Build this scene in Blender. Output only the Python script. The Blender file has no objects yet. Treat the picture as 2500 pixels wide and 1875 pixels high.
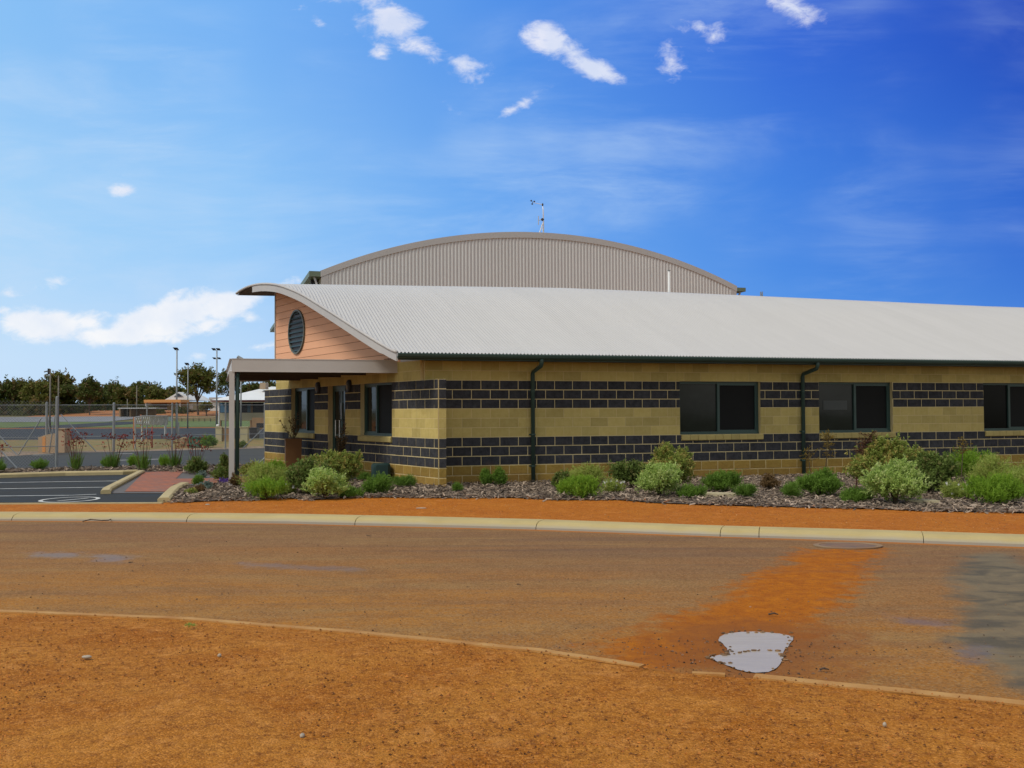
import bpy, bmesh, math, random
import numpy as np
from mathutils import Vector
random.seed(7); RNG = np.random.default_rng(11)
S = bpy.context.scene
COL = S.collection
R = math.radians

# ------------------------------------------------------------------ camera model
FPX = 2400.0; CX, CY = 1250.0, 937.5; ROLL = .0046; EYE = 1.6
PITCH = math.atan((1006.0 - CY) / FPX)
vF = np.array([0, math.cos(PITCH), math.sin(PITCH)]); vU0 = np.array([0, -math.sin(PITCH), math.cos(PITCH)]); vX = np.array([1., 0, 0])
vR = math.cos(ROLL) * vX - math.sin(ROLL) * vU0
vU = math.sin(ROLL) * vX + math.cos(ROLL) * vU0
vO = np.array([0, 0, EYE])
def ray(x, y): return vF + vR * (x - CX) / FPX + vU * (CY - y) / FPX
def gnd(x, y, z=0.0):                      # where the sight line through a picture point meets level z
    d = ray(x, y); t = (z - EYE) / d[2]; p = vO + d * t
    return (float(p[0]), float(p[1]), float(z))
def at(x, y, Y):                           # ... meets the depth Y
    d = ray(x, y); p = vO + d * (Y / d[1]); return (float(p[0]), float(p[1]), float(p[2]))

cam_d = bpy.data.cameras.new("camera"); cam = bpy.data.objects.new("camera", cam_d); COL.objects.link(cam)
from mathutils import Matrix
M = Matrix(((vR[0], vU[0], -vF[0], 0), (vR[1], vU[1], -vF[1], 0), (vR[2], vU[2], -vF[2], EYE), (0, 0, 0, 1)))
cam.matrix_world = M
cam_d.sensor_width = 36; cam_d.lens = 36 * FPX / 2500; cam_d.clip_end = 6000; cam_d.clip_start = .1
S.camera = cam

# ------------------------------------------------------------------ mesh builder
class MB:
    def __init__(s): s.v = []; s.f = []; s.r = []; s.k = []; s.rn = 0.; s.kd = 0.
    def add(s, vs, fs, rn=None):
        b = len(s.v); s.v += [tuple(map(float, v)) for v in vs]
        r = s.rn if rn is None else rn
        for f in fs: s.f.append(tuple(b + i for i in f)); s.r.append(r); s.k.append(s.kd)
    def fbox(s, fr, a0, a1, b0, b1, c0, c1, rn=None):
        vs = [fr(a, b, c) for a in (a0, a1) for b in (b0, b1) for c in (c0, c1)]
        s.add(vs, [(0, 1, 3, 2), (4, 6, 7, 5), (0, 4, 5, 1), (2, 3, 7, 6), (0, 2, 6, 4), (1, 5, 7, 3)], rn)
    def box(s, a0, a1, b0, b1, c0, c1, rn=None): s.fbox(lambda a, b, c: (a, b, c), a0, a1, b0, b1, c0, c1, rn)
    def tube(s, pts, rad, seg=8, cap=True, rn=None):
        pts = [Vector(p) for p in pts]; n = len(pts)
        if not hasattr(rad, '__len__'): rad = [rad] * n
        rings = []
        up = None
        for i, p in enumerate(pts):
            d = (pts[min(i + 1, n - 1)] - pts[max(i - 1, 0)])
            d = d.normalized() if d.length > 1e-9 else Vector((0, 0, 1))
            if up is None: up = Vector((0, 0, 1)) if abs(d.z) < .9 else Vector((1, 0, 0))
            a = d.cross(up); a = a.normalized() if a.length > 1e-6 else Vector((1, 0, 0)); b = a.cross(d).normalized()
            up = b
            rings.append([p + (a * math.cos(2 * math.pi * j / seg) + b * math.sin(2 * math.pi * j / seg)) * rad[i] for j in range(seg)])
        vs = [v for rg in rings for v in rg]; fs = []
        for i in range(n - 1):
            for j in range(seg):
                k = (j + 1) % seg; fs.append((i * seg + j, i * seg + k, (i + 1) * seg + k, (i + 1) * seg + j))
        if cap: fs.append(tuple(range(seg - 1, -1, -1))); fs.append(tuple((n - 1) * seg + j for j in range(seg)))
        s.add(vs, fs, rn)
    def bar(s, p0, p1, w, h=None, rn=None):
        s.tube([p0, p1], [w * .7071] * 2, 4, True, rn)
    def poly(s, pts, rn=None): s.add(pts, [tuple(range(len(pts)))], rn)
    def prism(s, pts, z0, z1, rn=None):
        n = len(pts); vs = [(p[0], p[1], z0) for p in pts] + [(p[0], p[1], z1) for p in pts]
        s.add(vs, [tuple(range(n - 1, -1, -1)), tuple(range(n, 2 * n))] + [(i, (i + 1) % n, n + (i + 1) % n, n + i) for i in range(n)], rn)
    def blob(s, c, rx, ry, rz, nu=10, nv=6, jit=.12, rn=None):
        vs = []; fs = []
        for i in range(nv + 1):
            th = math.pi * i / nv
            for j in range(nu):
                a = 2 * math.pi * j / nu; q = 1 + random.uniform(-jit, jit)
                vs.append((c[0] + rx * q * math.sin(th) * math.cos(a), c[1] + ry * q * math.sin(th) * math.sin(a), c[2] + rz * q * math.cos(th)))
        for i in range(nv):
            for j in range(nu):
                k = (j + 1) % nu; fs.append((i * nu + j, (i + 1) * nu + j, (i + 1) * nu + k, i * nu + k))
        s.add(vs, fs, rn)
    def sweep(s, line, prof, closed=False, rn=None):      # prof: (offset to the left of travel, z)
        n = len(line); m = len(prof); vs = []
        for i, p in enumerate(line):
            a = line[max(i - 1, 0)]; b = line[min(i + 1, n - 1)]
            d = Vector((b[0] - a[0], b[1] - a[1], 0)).normalized(); nn = Vector((-d.y, d.x, 0))
            for o, z in prof: vs.append((p[0] + nn.x * o, p[1] + nn.y * o, p[2] + z))
        fs = []
        for i in range(n - 1):
            for j in range(m - 1): fs.append((i * m + j, (i + 1) * m + j, (i + 1) * m + j + 1, i * m + j + 1))
        fs.append(tuple(range(m))); fs.append(tuple((n - 1) * m + j for j in range(m - 1, -1, -1)))
        s.add(vs, fs, rn)
    def build(s, name, mat, parent=None, smooth=False, fix=True):
        o0 = WL.get(parent.name, (0, 0, 0)) if parent else (0, 0, 0)
        me = bpy.data.meshes.new(name)
        me.from_pydata([(v[0] - o0[0], v[1] - o0[1], v[2] - o0[2]) for v in s.v], [], s.f)
        if fix:
            bm = bmesh.new(); bm.from_mesh(me); bmesh.ops.recalc_face_normals(bm, faces=bm.faces[:]); bm.to_mesh(me); bm.free()
        a = me.attributes.new('rnd', 'FLOAT', 'FACE'); a.data.foreach_set('value', s.r)
        a = me.attributes.new('kind', 'FLOAT', 'FACE'); a.data.foreach_set('value', s.k)
        if smooth: me.polygons.foreach_set('use_smooth', [True] * len(me.polygons))
        me.materials.append(mat); me.update()
        o = bpy.data.objects.new(name, me); COL.objects.link(o)
        if parent: o.parent = parent; WL[o.name] = o0
        return o
WL = {}
def thing(name, label, cat, loc=(0, 0, 0), group=None, kind=None):
    o = bpy.data.objects.new(name, None); COL.objects.link(o); o.location = loc; o.empty_display_size = .2
    WL[o.name] = tuple(loc); return tag(o, label, cat, group, kind)
def tag(o, label=None, cat=None, group=None, kind=None):
    if label: o['label'] = label
    if cat: o['category'] = cat
    if group: o['group'] = group
    if kind: o['kind'] = kind
    return o
def struct(o, label, cat=None): return tag(o, label, cat or o.name.replace('_', ' '), None, 'structure')
def dup(root, loc, label, rotz=0.):
    r = root.copy(); COL.objects.link(r); r.location = loc; r.rotation_euler = (0, 0, rotz); r['label'] = label
    for ch in list(root.children):
        c = ch.copy(); COL.objects.link(c); c.parent = r
        for g_ in ch.children:
            d = g_.copy(); COL.objects.link(d); d.parent = c
    return r

# ------------------------------------------------------------------ materials
def srgb(r, g, b):
    f = lambda c: (c / 255 / 12.92) if c / 255 <= .04045 else ((c / 255 + .055) / 1.055) ** 2.4
    return (f(r), f(g), f(b), 1)
class NT:
    def __init__(s, tree): s.t = tree; s.n = tree.nodes; s.l = tree.links
    def new(s, ty, **kw):
        n = s.n.new(ty)
        for k, v in kw.items(): setattr(n, k, v)
        return n
    def lk(s, a, b): s.l.new(a, b)
    def setin(s, sock, v):
        if hasattr(v, 'is_linked') or isinstance(v, bpy.types.NodeSocket): s.l.new(v, sock)
        else: sock.default_value = v
    def math(s, op, a, b=0., c=0., clamp=False):
        n = s.new('ShaderNodeMath', operation=op, use_clamp=clamp)
        for i, v in enumerate((a, b, c)): s.setin(n.inputs[i], v)
        return n.outputs[0]
    def mix(s, fac, a, b, bt='MIX'):
        n = s.new('ShaderNodeMix', data_type='RGBA', blend_type=bt)
        s.setin(n.inputs[0], fac); s.setin(n.inputs[6], a); s.setin(n.inputs[7], b); return n.outputs[2]
    def mr(s, v, a, b, c=0., d=1., smooth=False):
        n = s.new('ShaderNodeMapRange', interpolation_type='SMOOTHSTEP' if smooth else 'LINEAR')
        for i, x in enumerate((v, a, b, c, d)): s.setin(n.inputs[i], x)
        return n.outputs[0]
    def noise(s, vec, scale, detail=4., rough=.55, dist=0.):
        n = s.new('ShaderNodeTexNoise'); s.lk(vec, n.inputs['Vector'])
        n.inputs['Scale'].default_value = scale; n.inputs['Detail'].default_value = detail; n.inputs['Roughness'].default_value = rough; n.inputs['Distortion'].default_value = dist
        return n.outputs['Fac']
    def mapping(s, vec, loc=(0, 0, 0), rot=(0, 0, 0), scale=(1, 1, 1), ty='POINT'):
        n = s.new('ShaderNodeMapping', vector_type=ty); s.lk(vec, n.inputs[0])
        n.inputs[1].default_value = loc; n.inputs[2].default_value = rot; n.inputs[3].default_value = scale; return n.outputs[0]
    def attr(s, name): n = s.new('ShaderNodeAttribute'); n.attribute_name = name; return n.outputs['Fac']
def base_mat(name):
    m = bpy.data.materials.new(name); m.use_nodes = True; nt = NT(m.node_tree)
    bs = m.node_tree.nodes['Principled BSDF']; tc = nt.new('ShaderNodeTexCoord').outputs['Object']
    return m, nt, bs, tc
def bump(nt, bs, h, strength=.4, dist=.01):
    b = nt.new('ShaderNodeBump'); b.inputs['Strength'].default_value = strength; b.inputs['Distance'].default_value = dist
    nt.lk(h, b.inputs['Height']); nt.lk(b.outputs[0], bs.inputs['Normal'])
def c4(c): return (*c[:3], 1)
def pm(name, a, b=None, scale=3., rough=.7, bmp=0., bscale=60., metal=0., rv=0., spec=None, bd=.01):
    """plain material: two tones mixed by noise, per-face random value, fine bump"""
    m, nt, bs, tc = base_mat(name)
    b = b or tuple(x * .8 for x in a[:3])
    n = nt.noise(tc, scale, 5.); f = nt.mr(n, .32, .68)
    col = nt.mix(f, c4(a), c4(b))
    if rv:
        v = nt.mr(nt.attr('rnd'), 0, 1, 1 - rv, 1 + rv)
        cc = nt.new('ShaderNodeCombineColor'); [nt.lk(v, cc.inputs[i]) for i in range(3)]
        col = nt.mix(1., col, cc.outputs[0], 'MULTIPLY')
    nt.lk(col, bs.inputs['Base Color']); bs.inputs['Roughness'].default_value = rough; bs.inputs['Metallic'].default_value = metal
    if spec is not None: bs.inputs['Specular IOR Level'].default_value = spec
    if bmp: bump(nt, bs, nt.noise(tc, bscale, 6.), bmp, bd)
    return m
def leafmat(name, dark, light, trans=.25, third=None):
    m, nt, bs, tc = base_mat(name)
    r = nt.attr('rnd')
    col = nt.mix(nt.mr(r, 0, 1), c4(dark), c4(light))
    if third: col = nt.mix(nt.mr(nt.attr('kind'), 0, 1), col, c4(third))
    nt.lk(col, bs.inputs['Base Color']); bs.inputs['Roughness'].default_value = .6; bs.inputs['Specular IOR Level'].default_value = .25
    tr = nt.new('ShaderNodeBsdfTranslucent'); nt.lk(col, tr.inputs[0])
    mx = nt.new('ShaderNodeMixShader'); mx.inputs[0].default_value = trans
    nt.lk(bs.outputs[0], mx.inputs[1]); nt.lk(tr.outputs[0], mx.inputs[2])
    nt.lk(mx.outputs[0], m.node_tree.nodes['Material Output'].inputs[0]); return m

# ------------------------------------------------------------------ world
W = bpy.data.worlds.new("World"); S.world = W; W.use_nodes = True
SUN_AZ = R(-128); SUN_EL = R(50)      # azimuth measured from +Y towards +X
def build_world():
    nt = NT(W.node_tree); bg = W.node_tree.nodes['Background']
    sky = nt.new('ShaderNodeTexSky', sky_type='NISHITA'); sky.sun_disc = False
    sky.sun_elevation = SUN_EL; sky.sun_rotation = SUN_AZ; sky.air_density = 1.2; sky.dust_density = 1.; sky.ozone_density = 2.
    skc = nt.new('ShaderNodeVectorMath', operation='SCALE'); nt.lk(sky.outputs[0], skc.inputs[0]); skc.inputs['Scale'].default_value = .085
    gen = nt.new('ShaderNodeTexCoord').outputs['Generated']
    sx = nt.new('ShaderNodeSeparateXYZ'); nt.lk(gen, sx.inputs[0]); x, y, z = sx.outputs
    yc = nt.math('MAXIMUM', y, .08)
    u = nt.math('DIVIDE', x, yc); v = nt.math('DIVIDE', z, yc)
    front = nt.mr(y, .25, .6, 0, 1, True)
    def ramp(stops):
        r = nt.new('ShaderNodeValToRGB'); nt.lk(nt.mr(u, -.56, .56), r.inputs[0]); e = r.color_ramp.elements
        e[0].position = 0; e[0].color = srgb(*stops[0][1]); e[1].position = 1; e[1].color = srgb(*stops[-1][1])
        for p, c in stops[1:-1]: e.new(p).color = srgb(*c)
        return r.outputs[0]
    low = ramp([(0, (202, 228, 253)), (.25, (190, 221, 253)), (.5, (132, 186, 244)), (.75, (84, 152, 234)), (1, (66, 132, 222))])
    mid = ramp([(0, (172, 216, 252)), (.25, (150, 203, 251)), (.5, (104, 168, 242)), (.75, (68, 134, 228)), (1, (44, 104, 210))])
    top = ramp([(0, (140, 196, 248)), (.25, (120, 180, 246)), (.5, (82, 146, 234)), (.75, (50, 104, 216)), (1, (24, 70, 186))])
    g1 = nt.mix(nt.mr(v, .03, .2, 0, 1, True), low, mid); g2 = nt.mix(nt.mr(v, .16, .42, 0, 1, True), g1, top)
    # thin streaky cirrus, strongest towards the sun side
    uv = nt.new('ShaderNodeCombineXYZ'); nt.lk(u, uv.inputs[0]); nt.lk(v, uv.inputs[1]); uv = uv.outputs[0]
    st = nt.mapping(uv, rot=(0, 0, R(-24)), scale=(2.2, 8., 1)); cn = nt.noise(st, 1.6, 8., .62, .5)
    st2 = nt.mapping(uv, loc=(3, 1, 0), rot=(0, 0, R(14)), scale=(3., 22., 1)); cn2 = nt.noise(st2, 1.8, 7., .6, .3)
    patch = nt.mr(nt.noise(nt.mapping(uv, loc=(5.3, 1.2, 0)), 3.2, 3.), .38, .66, 0, 1, True)
    ci = nt.math('ADD', nt.mr(cn, .38, .74, 0, .75, True), nt.mr(cn2, .45, .8, 0, .35, True))
    ci = nt.math('MULTIPLY', nt.math('MULTIPLY', ci, patch), nt.mr(u, -.5, .55, .85, .3))
    g3 = nt.mix(ci, g2, srgb(196, 222, 250))
    # cumulus: (x, y, rx, ry, tilt, weight) on the picture, turned into sky directions
    CL = [(110, 788, 85, 38, 0, 1.7), (225, 785, 70, 24, 8, 1.0), (395, 775, 135, 42, 14, 1.8), (300, 822, 110, 20, -3, 1.5), (425, 728, 45, 22, 25, 1.1), (560, 742, 72, 28, 14, 1.6), (615, 775, 45, 26, -20, .8),
          (480, 800, 110, 26, 10, .85), (130, 690, 60, 20, 12, .55), (20, 715, 45, 22, 0, .6), (20, 755, 35, 15, 0, .7), (305, 463, 34, 20, 0, 1.0), (215, 384, 50, 10, -3, .4), (300, 427, 18, 6, 0, .4),
          (930, 40, 100, 50, -28, .92), (1030, 118, 105, 34, -28, .85), (1110, 150, 70, 26, -15, .7), (930, 130, 28, 26, 0, .7), (780, 48, 60, 24, -28, .65), (850, 5, 50, 20, 0, .5),
          (1370, 112, 75, 34, -24, 1.15), (1455, 165, 85, 27, -20, 1.25), (1330, 90, 40, 26, 0, .8), (1640, 145, 34, 46, 8, .8), (1705, 65, 60, 26, -20, .7), (1740, 90, 20, 34, -20, .5),
          (1945, 20, 66, 40, -15, 1.25), (1880, 0, 60, 14, -5, .6), (1260, 262, 78, 16, 32, .62), (1092, 256, 32, 12, -25, .4), (700, 690, 70, 16, 8, .6), (540, 860, 80, 12, 10, .5), (640, 845, 60, 12, 12, .45), (500, 838, 30, 14, 0, .4)]
    E_ = None
    for (px, py, rx, ry, tl, w) in CL:
        d = ray(px, py); mp = nt.mapping(uv, loc=(d[0] / d[1], d[2] / d[1], 0), rot=(0, 0, R(tl)), scale=(rx / FPX, ry / FPX, 1), ty='TEXTURE')
        ln = nt.new('ShaderNodeVectorMath', operation='LENGTH'); nt.lk(mp, ln.inputs[0])
        q = nt.math('MULTIPLY_ADD', ln.outputs['Value'], -w * .66, w * 1.08)
        E_ = q if E_ is None else nt.math('SMOOTH_MAX', E_, q, .25)
    f1 = nt.noise(nt.mapping(uv, scale=(1, 1.45, 1)), 14., 10., .6, .35)
    f2_ = nt.noise(nt.mapping(uv, rot=(0, 0, R(-20)), scale=(1, 1.9, 1)), 42., 9., .68, .6)
    dens = nt.math('ADD', E_, nt.math('MULTIPLY', nt.math('SUBTRACT', f1, .5), 2.5)); dens = nt.math('ADD', dens, nt.math('MULTIPLY', nt.math('SUBTRACT', f2_, .5), 1.1))
    al = nt.mr(dens, .28, 1.05, 0, .97, True)
    shade = nt.mr(nt.noise(nt.mapping(uv, loc=(.0, .012, 0)), 20., 6.), .35, .65)
    cc = nt.mix(nt.mr(v, .02, .4), nt.mix(shade, srgb(236, 243, 253), srgb(255, 255, 255)), nt.mix(shade, srgb(214, 224, 248), srgb(236, 238, 252)))
    g4 = nt.mix(al, g3, cc)
    g4 = nt.mix(.96, skc.outputs[0], g4)
    # rest of the sky: unseen bright cloud added overhead and behind for neutral fill
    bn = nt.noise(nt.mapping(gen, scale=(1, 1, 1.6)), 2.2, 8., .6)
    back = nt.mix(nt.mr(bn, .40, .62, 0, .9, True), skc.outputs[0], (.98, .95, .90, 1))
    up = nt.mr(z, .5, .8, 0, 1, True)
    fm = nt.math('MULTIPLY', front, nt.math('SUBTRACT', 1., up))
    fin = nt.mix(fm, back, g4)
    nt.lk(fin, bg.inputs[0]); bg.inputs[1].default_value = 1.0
    W.cycles.sampling_method = 'MANUAL'; W.cycles.sample_map_resolution = 512
build_world()
sl = bpy.data.lights.new("sun", 'SUN'); sl.energy = 2.1; sl.angle = R(16); sl.color = (1, .95, .86)
so = bpy.data.objects.new("sun", sl); COL.objects.link(so)
sd = Vector((math.sin(SUN_AZ) * math.cos(SUN_EL), math.cos(SUN_AZ) * math.cos(SUN_EL), math.sin(SUN_EL)))
so.rotation_euler = sd.to_track_quat('Z', 'Y').to_euler(); so.location = (-20, -20, 30)
S.view_settings.view_transform = 'Standard'; S.view_settings.look = 'None'; S.view_settings.exposure = 0; S.view_settings.gamma = 1
S.cycles.max_bounces = 6

# ------------------------------------------------------------------ palette
def mat_gravel(name, a, b, c, stone=90., ds=.5, streak=0.):
    m, nt, bs, tc = base_mat(name)
    n1 = nt.noise(tc, 1.3, 8., .68, .5); n2 = nt.noise(tc, 16., 6., .78); n3 = nt.noise(tc, stone, 3., .7)
    vo = nt.new('ShaderNodeTexVoronoi'); vo.inputs['Scale'].default_value = stone; nt.lk(tc, vo.inputs['Vector'])
    sp = nt.new('ShaderNodeSeparateColor'); nt.lk(vo.outputs['Color'], sp.inputs[0])
    col = nt.mix(nt.mr(n1, .35, .65), c4(a), c4(b)); col = nt.mix(nt.mr(n2, .48, .66, 0, .85), col, c4(c))
    lt = tuple(min(1, x * 1.5 + .03) for x in b[:3]); dk = tuple(x * .42 for x in a[:3])
    col = nt.mix(nt.mr(sp.outputs[0], .62, 1., 0, ds), col, c4(lt)); col = nt.mix(nt.mr(sp.outputs[1], .7, 1., 0, ds), col, c4(dk))
    n5 = nt.noise(tc, 4.4, 10., .82, .8); col = nt.mix(nt.mr(n5, .52, .66, 0, .7), col, c4(tuple(min(1, x * 1.3 + .035) for x in b[:3])))
    nt.lk(col, bs.inputs['Base Color']); bs.inputs['Roughness'].default_value = .92; bs.inputs['Specular IOR Level'].default_value = .2
    h = nt.math('ADD', nt.math('MULTIPLY', n3, .6), nt.math('MULTIPLY', vo.outputs['Distance'], -.7)); h = nt.math('ADD', h, nt.math('MULTIPLY', n2, 1.2))
    bump(nt, bs, h, .8, .012); return m
M_fore = mat_gravel('orange gravel', (.355, .112, .004), (.48, .195, .024), (.155, .042, .003))
M_verge = mat_gravel('orange sand', (.40, .115, .005), (.46, .155, .010), (.28, .072, .004), 60., .45)
M_terr = mat_gravel('dry ground', (.12, .13, .03), (.17, .12, .045), (.07, .10, .02), 6., .3)
M_bank = mat_gravel('orange bank', (.36, .13, .04), (.42, .19, .07), (.24, .12, .04), 8., .3)
M_grass = pm('field grass', (.13, .18, .03), (.09, .13, .025), 1.5, .9, .3, 20.)
M_grass2 = pm('fence grass', (.14, .16, .03), (.30, .16, .05), .9, .9, .3, 30.)
M_soil = pm('mulch soil', (.13, .095, .075), (.075, .052, .040), 8., .95, .8, 50.)
M_rubble = mat_gravel('pale rubble', (.24, .17, .11), (.32, .24, .17), (.13, .09, .06), 12., .6)
M_conc = pm('concrete kerb', (.50, .41, .215), (.42, .34, .18), 3., .85, .25, 90., spec=.3)
def mat_kerb():
    m, nt, bs, tc = base_mat('worn concrete')
    z = nt.new('ShaderNodeSeparateXYZ'); nt.lk(tc, z.inputs[0])
    n = nt.noise(tc, 2.2, 6., .6); f = nt.noise(tc, 55., 5., .7)
    col = nt.mix(nt.mr(n, .3, .7), (.50, .395, .165, 1), (.42, .33, .14, 1))
    col = nt.mix(nt.mr(nt.math('ADD', z.outputs[2], nt.math('MULTIPLY', nt.math('SUBTRACT', n, .5), .06)), .02, .075, .85, 0), col, (.30, .29, .26, 1))
    col = nt.mix(nt.mr(f, .6, .8, 0, .3), col, (.30, .25, .15, 1))
    nt.lk(col, bs.inputs['Base Color']); bs.inputs['Roughness'].default_value = .85; bump(nt, bs, f, .3, .004); return m
M_kerb = mat_kerb()
M_strip = pm('sandy concrete edge', (.50, .28, .085), (.38, .17, .035), 4., .9, .3, 80.)
def mat_asph(name, a, wet=.5):
    m, nt, bs, tc = base_mat(name)
    n = nt.noise(nt.mapping(tc, scale=(.35, 1, 1)), .8, 6., .6); f = nt.noise(tc, 130., 3., .7)
    col = nt.mix(nt.mr(n, .35, .65), c4(a), c4(tuple(x * 1.5 for x in a[:3]))); col = nt.mix(nt.mr(f, .55, .8, 0, .5), col, (.16, .15, .14, 1))
    nt.lk(col, bs.inputs['Base Color']); nt.lk(nt.mr(n, .38, .62, wet, .85), bs.inputs['Roughness']); bs.inputs['Specular IOR Level'].default_value = .14; bump(nt, bs, f, .3, .003); return m
M_asph = mat_asph('car park asphalt', (.030, .029, .025), .7)
M_drive = mat_asph('driveway asphalt', (.052, .052, .047), .75)
M_court = pm('blue grey court', (.048, .052, .058), (.060, .064, .070), .3, .9, spec=.1)
M_pale = pm('pale grey court', (.20, .21, .225), (.24, .25, .26), .3, .9, spec=.1)
M_paint = pm('white road paint', (.60, .60, .56), (.42, .42, .39), 6., .8)
M_roof = pm('light corrugated steel', (.50, .49, .47), (.475, .465, .445), .6, .6, spec=.2)
def mat_roof():
    m, nt, bs, tc = base_mat('light corrugated steel sheets')
    def dot(v): q = nt.new('ShaderNodeVectorMath', operation='DOT_PRODUCT'); nt.lk(tc, q.inputs[0]); q.inputs[1].default_value = v; return q.outputs['Value']
    t = dot((.9568, .2909, 0)); q = dot((-.2909, .9568, 0))
    wn = nt.new('ShaderNodeTexWhiteNoise', noise_dimensions='1D'); nt.lk(nt.math('FLOOR', nt.math('DIVIDE', t, .762)), wn.inputs['W'])
    cv = nt.new('ShaderNodeCombineXYZ'); nt.lk(nt.math('MULTIPLY', t, 3.), cv.inputs[0]); nt.lk(nt.math('MULTIPLY', q, .35), cv.inputs[1])
    st = nt.noise(cv.outputs[0], 1.2, 6., .65); fr = nt.math('FRACT', nt.math('DIVIDE', t, .762))
    lap = nt.mr(fr, .0, .03, .95, 1.)
    v = nt.math('MULTIPLY', nt.math('MULTIPLY', nt.mr(wn.outputs['Value'], 0, 1, .985, 1.012), lap), nt.mr(st, .3, .7, .97, 1.03))
    cc = nt.new('ShaderNodeCombineColor'); [nt.lk(v, cc.inputs[i]) for i in range(3)]
    nt.lk(nt.mix(1., (.50, .49, .47, 1), cc.outputs[0], 'MULTIPLY'), bs.inputs['Base Color']); bs.inputs['Roughness'].default_value = .55; bs.inputs['Specular IOR Level'].default_value = .25; return m
M_roofs = mat_roof()
M_roofu = pm('roof underside', (.16, .15, .14), (.12, .11, .10), 1., .8)
M_trim = pm('pale painted steel', (.50, .48, .45), (.45, .43, .41), 1.4, .5, .05, 30.)
M_beam = pm('canopy steel paint', (.54, .50, .46), (.50, .46, .42), 1.6, .5, .05, 30.)
M_hall = pm('grey ribbed cladding', (.57, .575, .565), (.54, .545, .535), .4, .6)
M_halltrim = pm('grey hall trim', (.45, .445, .435), (.43, .425, .415), .5, .6)
M_green = pm('dark green paint', (.038, .075, .062), (.032, .062, .052), 2., .4, spec=.35)
M_greenw = pm('dark green window frame', (.034, .078, .068), (.028, .066, .058), 2., .4)
M_ggut = pm('sage gutter paint', (.14, .19, .13), (.11, .15, .10), 2., .5)
M_soff = pm('brown soffit board', (.080, .062, .048), (.065, .05, .04), 2., .8)
M_glassd = pm('dark window glass', (.006, .007, .007), (.008, .009, .009), .6, .1, spec=.1)
M_glassl = pm('soft toned window glass', (.020, .026, .024), (.012, .016, .015), 2.2, .06, .05, 3., spec=.28)  # two soft dark tones, paler than the other panes
M_screen = pm('fly screen', (.008, .009, .009), (.011, .012, .012), 1., .6, spec=.15)
M_steel = pm('galvanised steel', (.30, .32, .32), (.22, .24, .25), 3., .5, metal=.3)
M_bright = pm('brushed steel', (.55, .55, .55), (.45, .45, .45), 3., .35, metal=.8)
M_white = pm('white paint', (.78, .78, .76), (.70, .70, .68), 3., .5)
M_dark = pm('dark metal', (.03, .03, .035), (.02, .02, .025), 3., .5)
M_wood = pm('weathered pole wood', (.20, .18, .15), (.14, .125, .10), 5., .9)
M_bark = pm('tree bark', (.11, .075, .05), (.06, .042, .03), 4., .95, .5, 12.)
M_stem = pm('shrub stem', (.10, .07, .035), (.06, .045, .025), 8., .9)
M_pot = pm('terracotta planter', (.17, .085, .025), (.13, .06, .02), 2.5, .8, .2, 30.)
M_bin = pm('dark green plastic', (.010, .040, .036), (.008, .032, .030), 2., .5)
M_chip = pm('bark chips', (.35, .275, .205), (.15, .105, .07), 4., .9, rv=.75)
M_stone = pm('loose stones', (.36, .13, .02), (.24, .08, .012), 9., .9, rv=.7)
M_cream = pm('cream render', (.45, .41, .26), (.38, .34, .21), 1., .85)
M_tan = pm('tan render', (.42, .31, .20), (.36, .26, .17), 1.2, .85)
M_brown = pm('brown brick wall', (.36, .22, .11), (.30, .18, .09), 2., .85)
M_org = pm('orange paint', (.65, .30, .09), (.60, .26, .08), 1., .6)
M_org2 = pm('rusty orange paint', (.55, .16, .05), (.48, .20, .08), 3., .6)
M_red = pm('red fascia paint', (.30, .035, .03), (.25, .03, .03), 1., .5)
M_blue = pm('blue panel', (.06, .16, .26), (.05, .13, .22), 1., .5)
M_green2 = pm('green cabinet paint', (.04, .16, .10), (.035, .13, .085), 1.5, .6)
M_house = pm('white house paint', (.74, .76, .74), (.66, .68, .66), .6, .7)
M_cloth = pm('white netting cloth', (.55, .56, .54), (.30, .31, .30), 5., .9)
M_petalw = pm('white petals', (.8, .8, .76), (.7, .7, .66), 3., .7)
M_wire = pm('galvanised wire', (.26, .29, .28), (.20, .22, .22), 3., .6, metal=.2)

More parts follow.
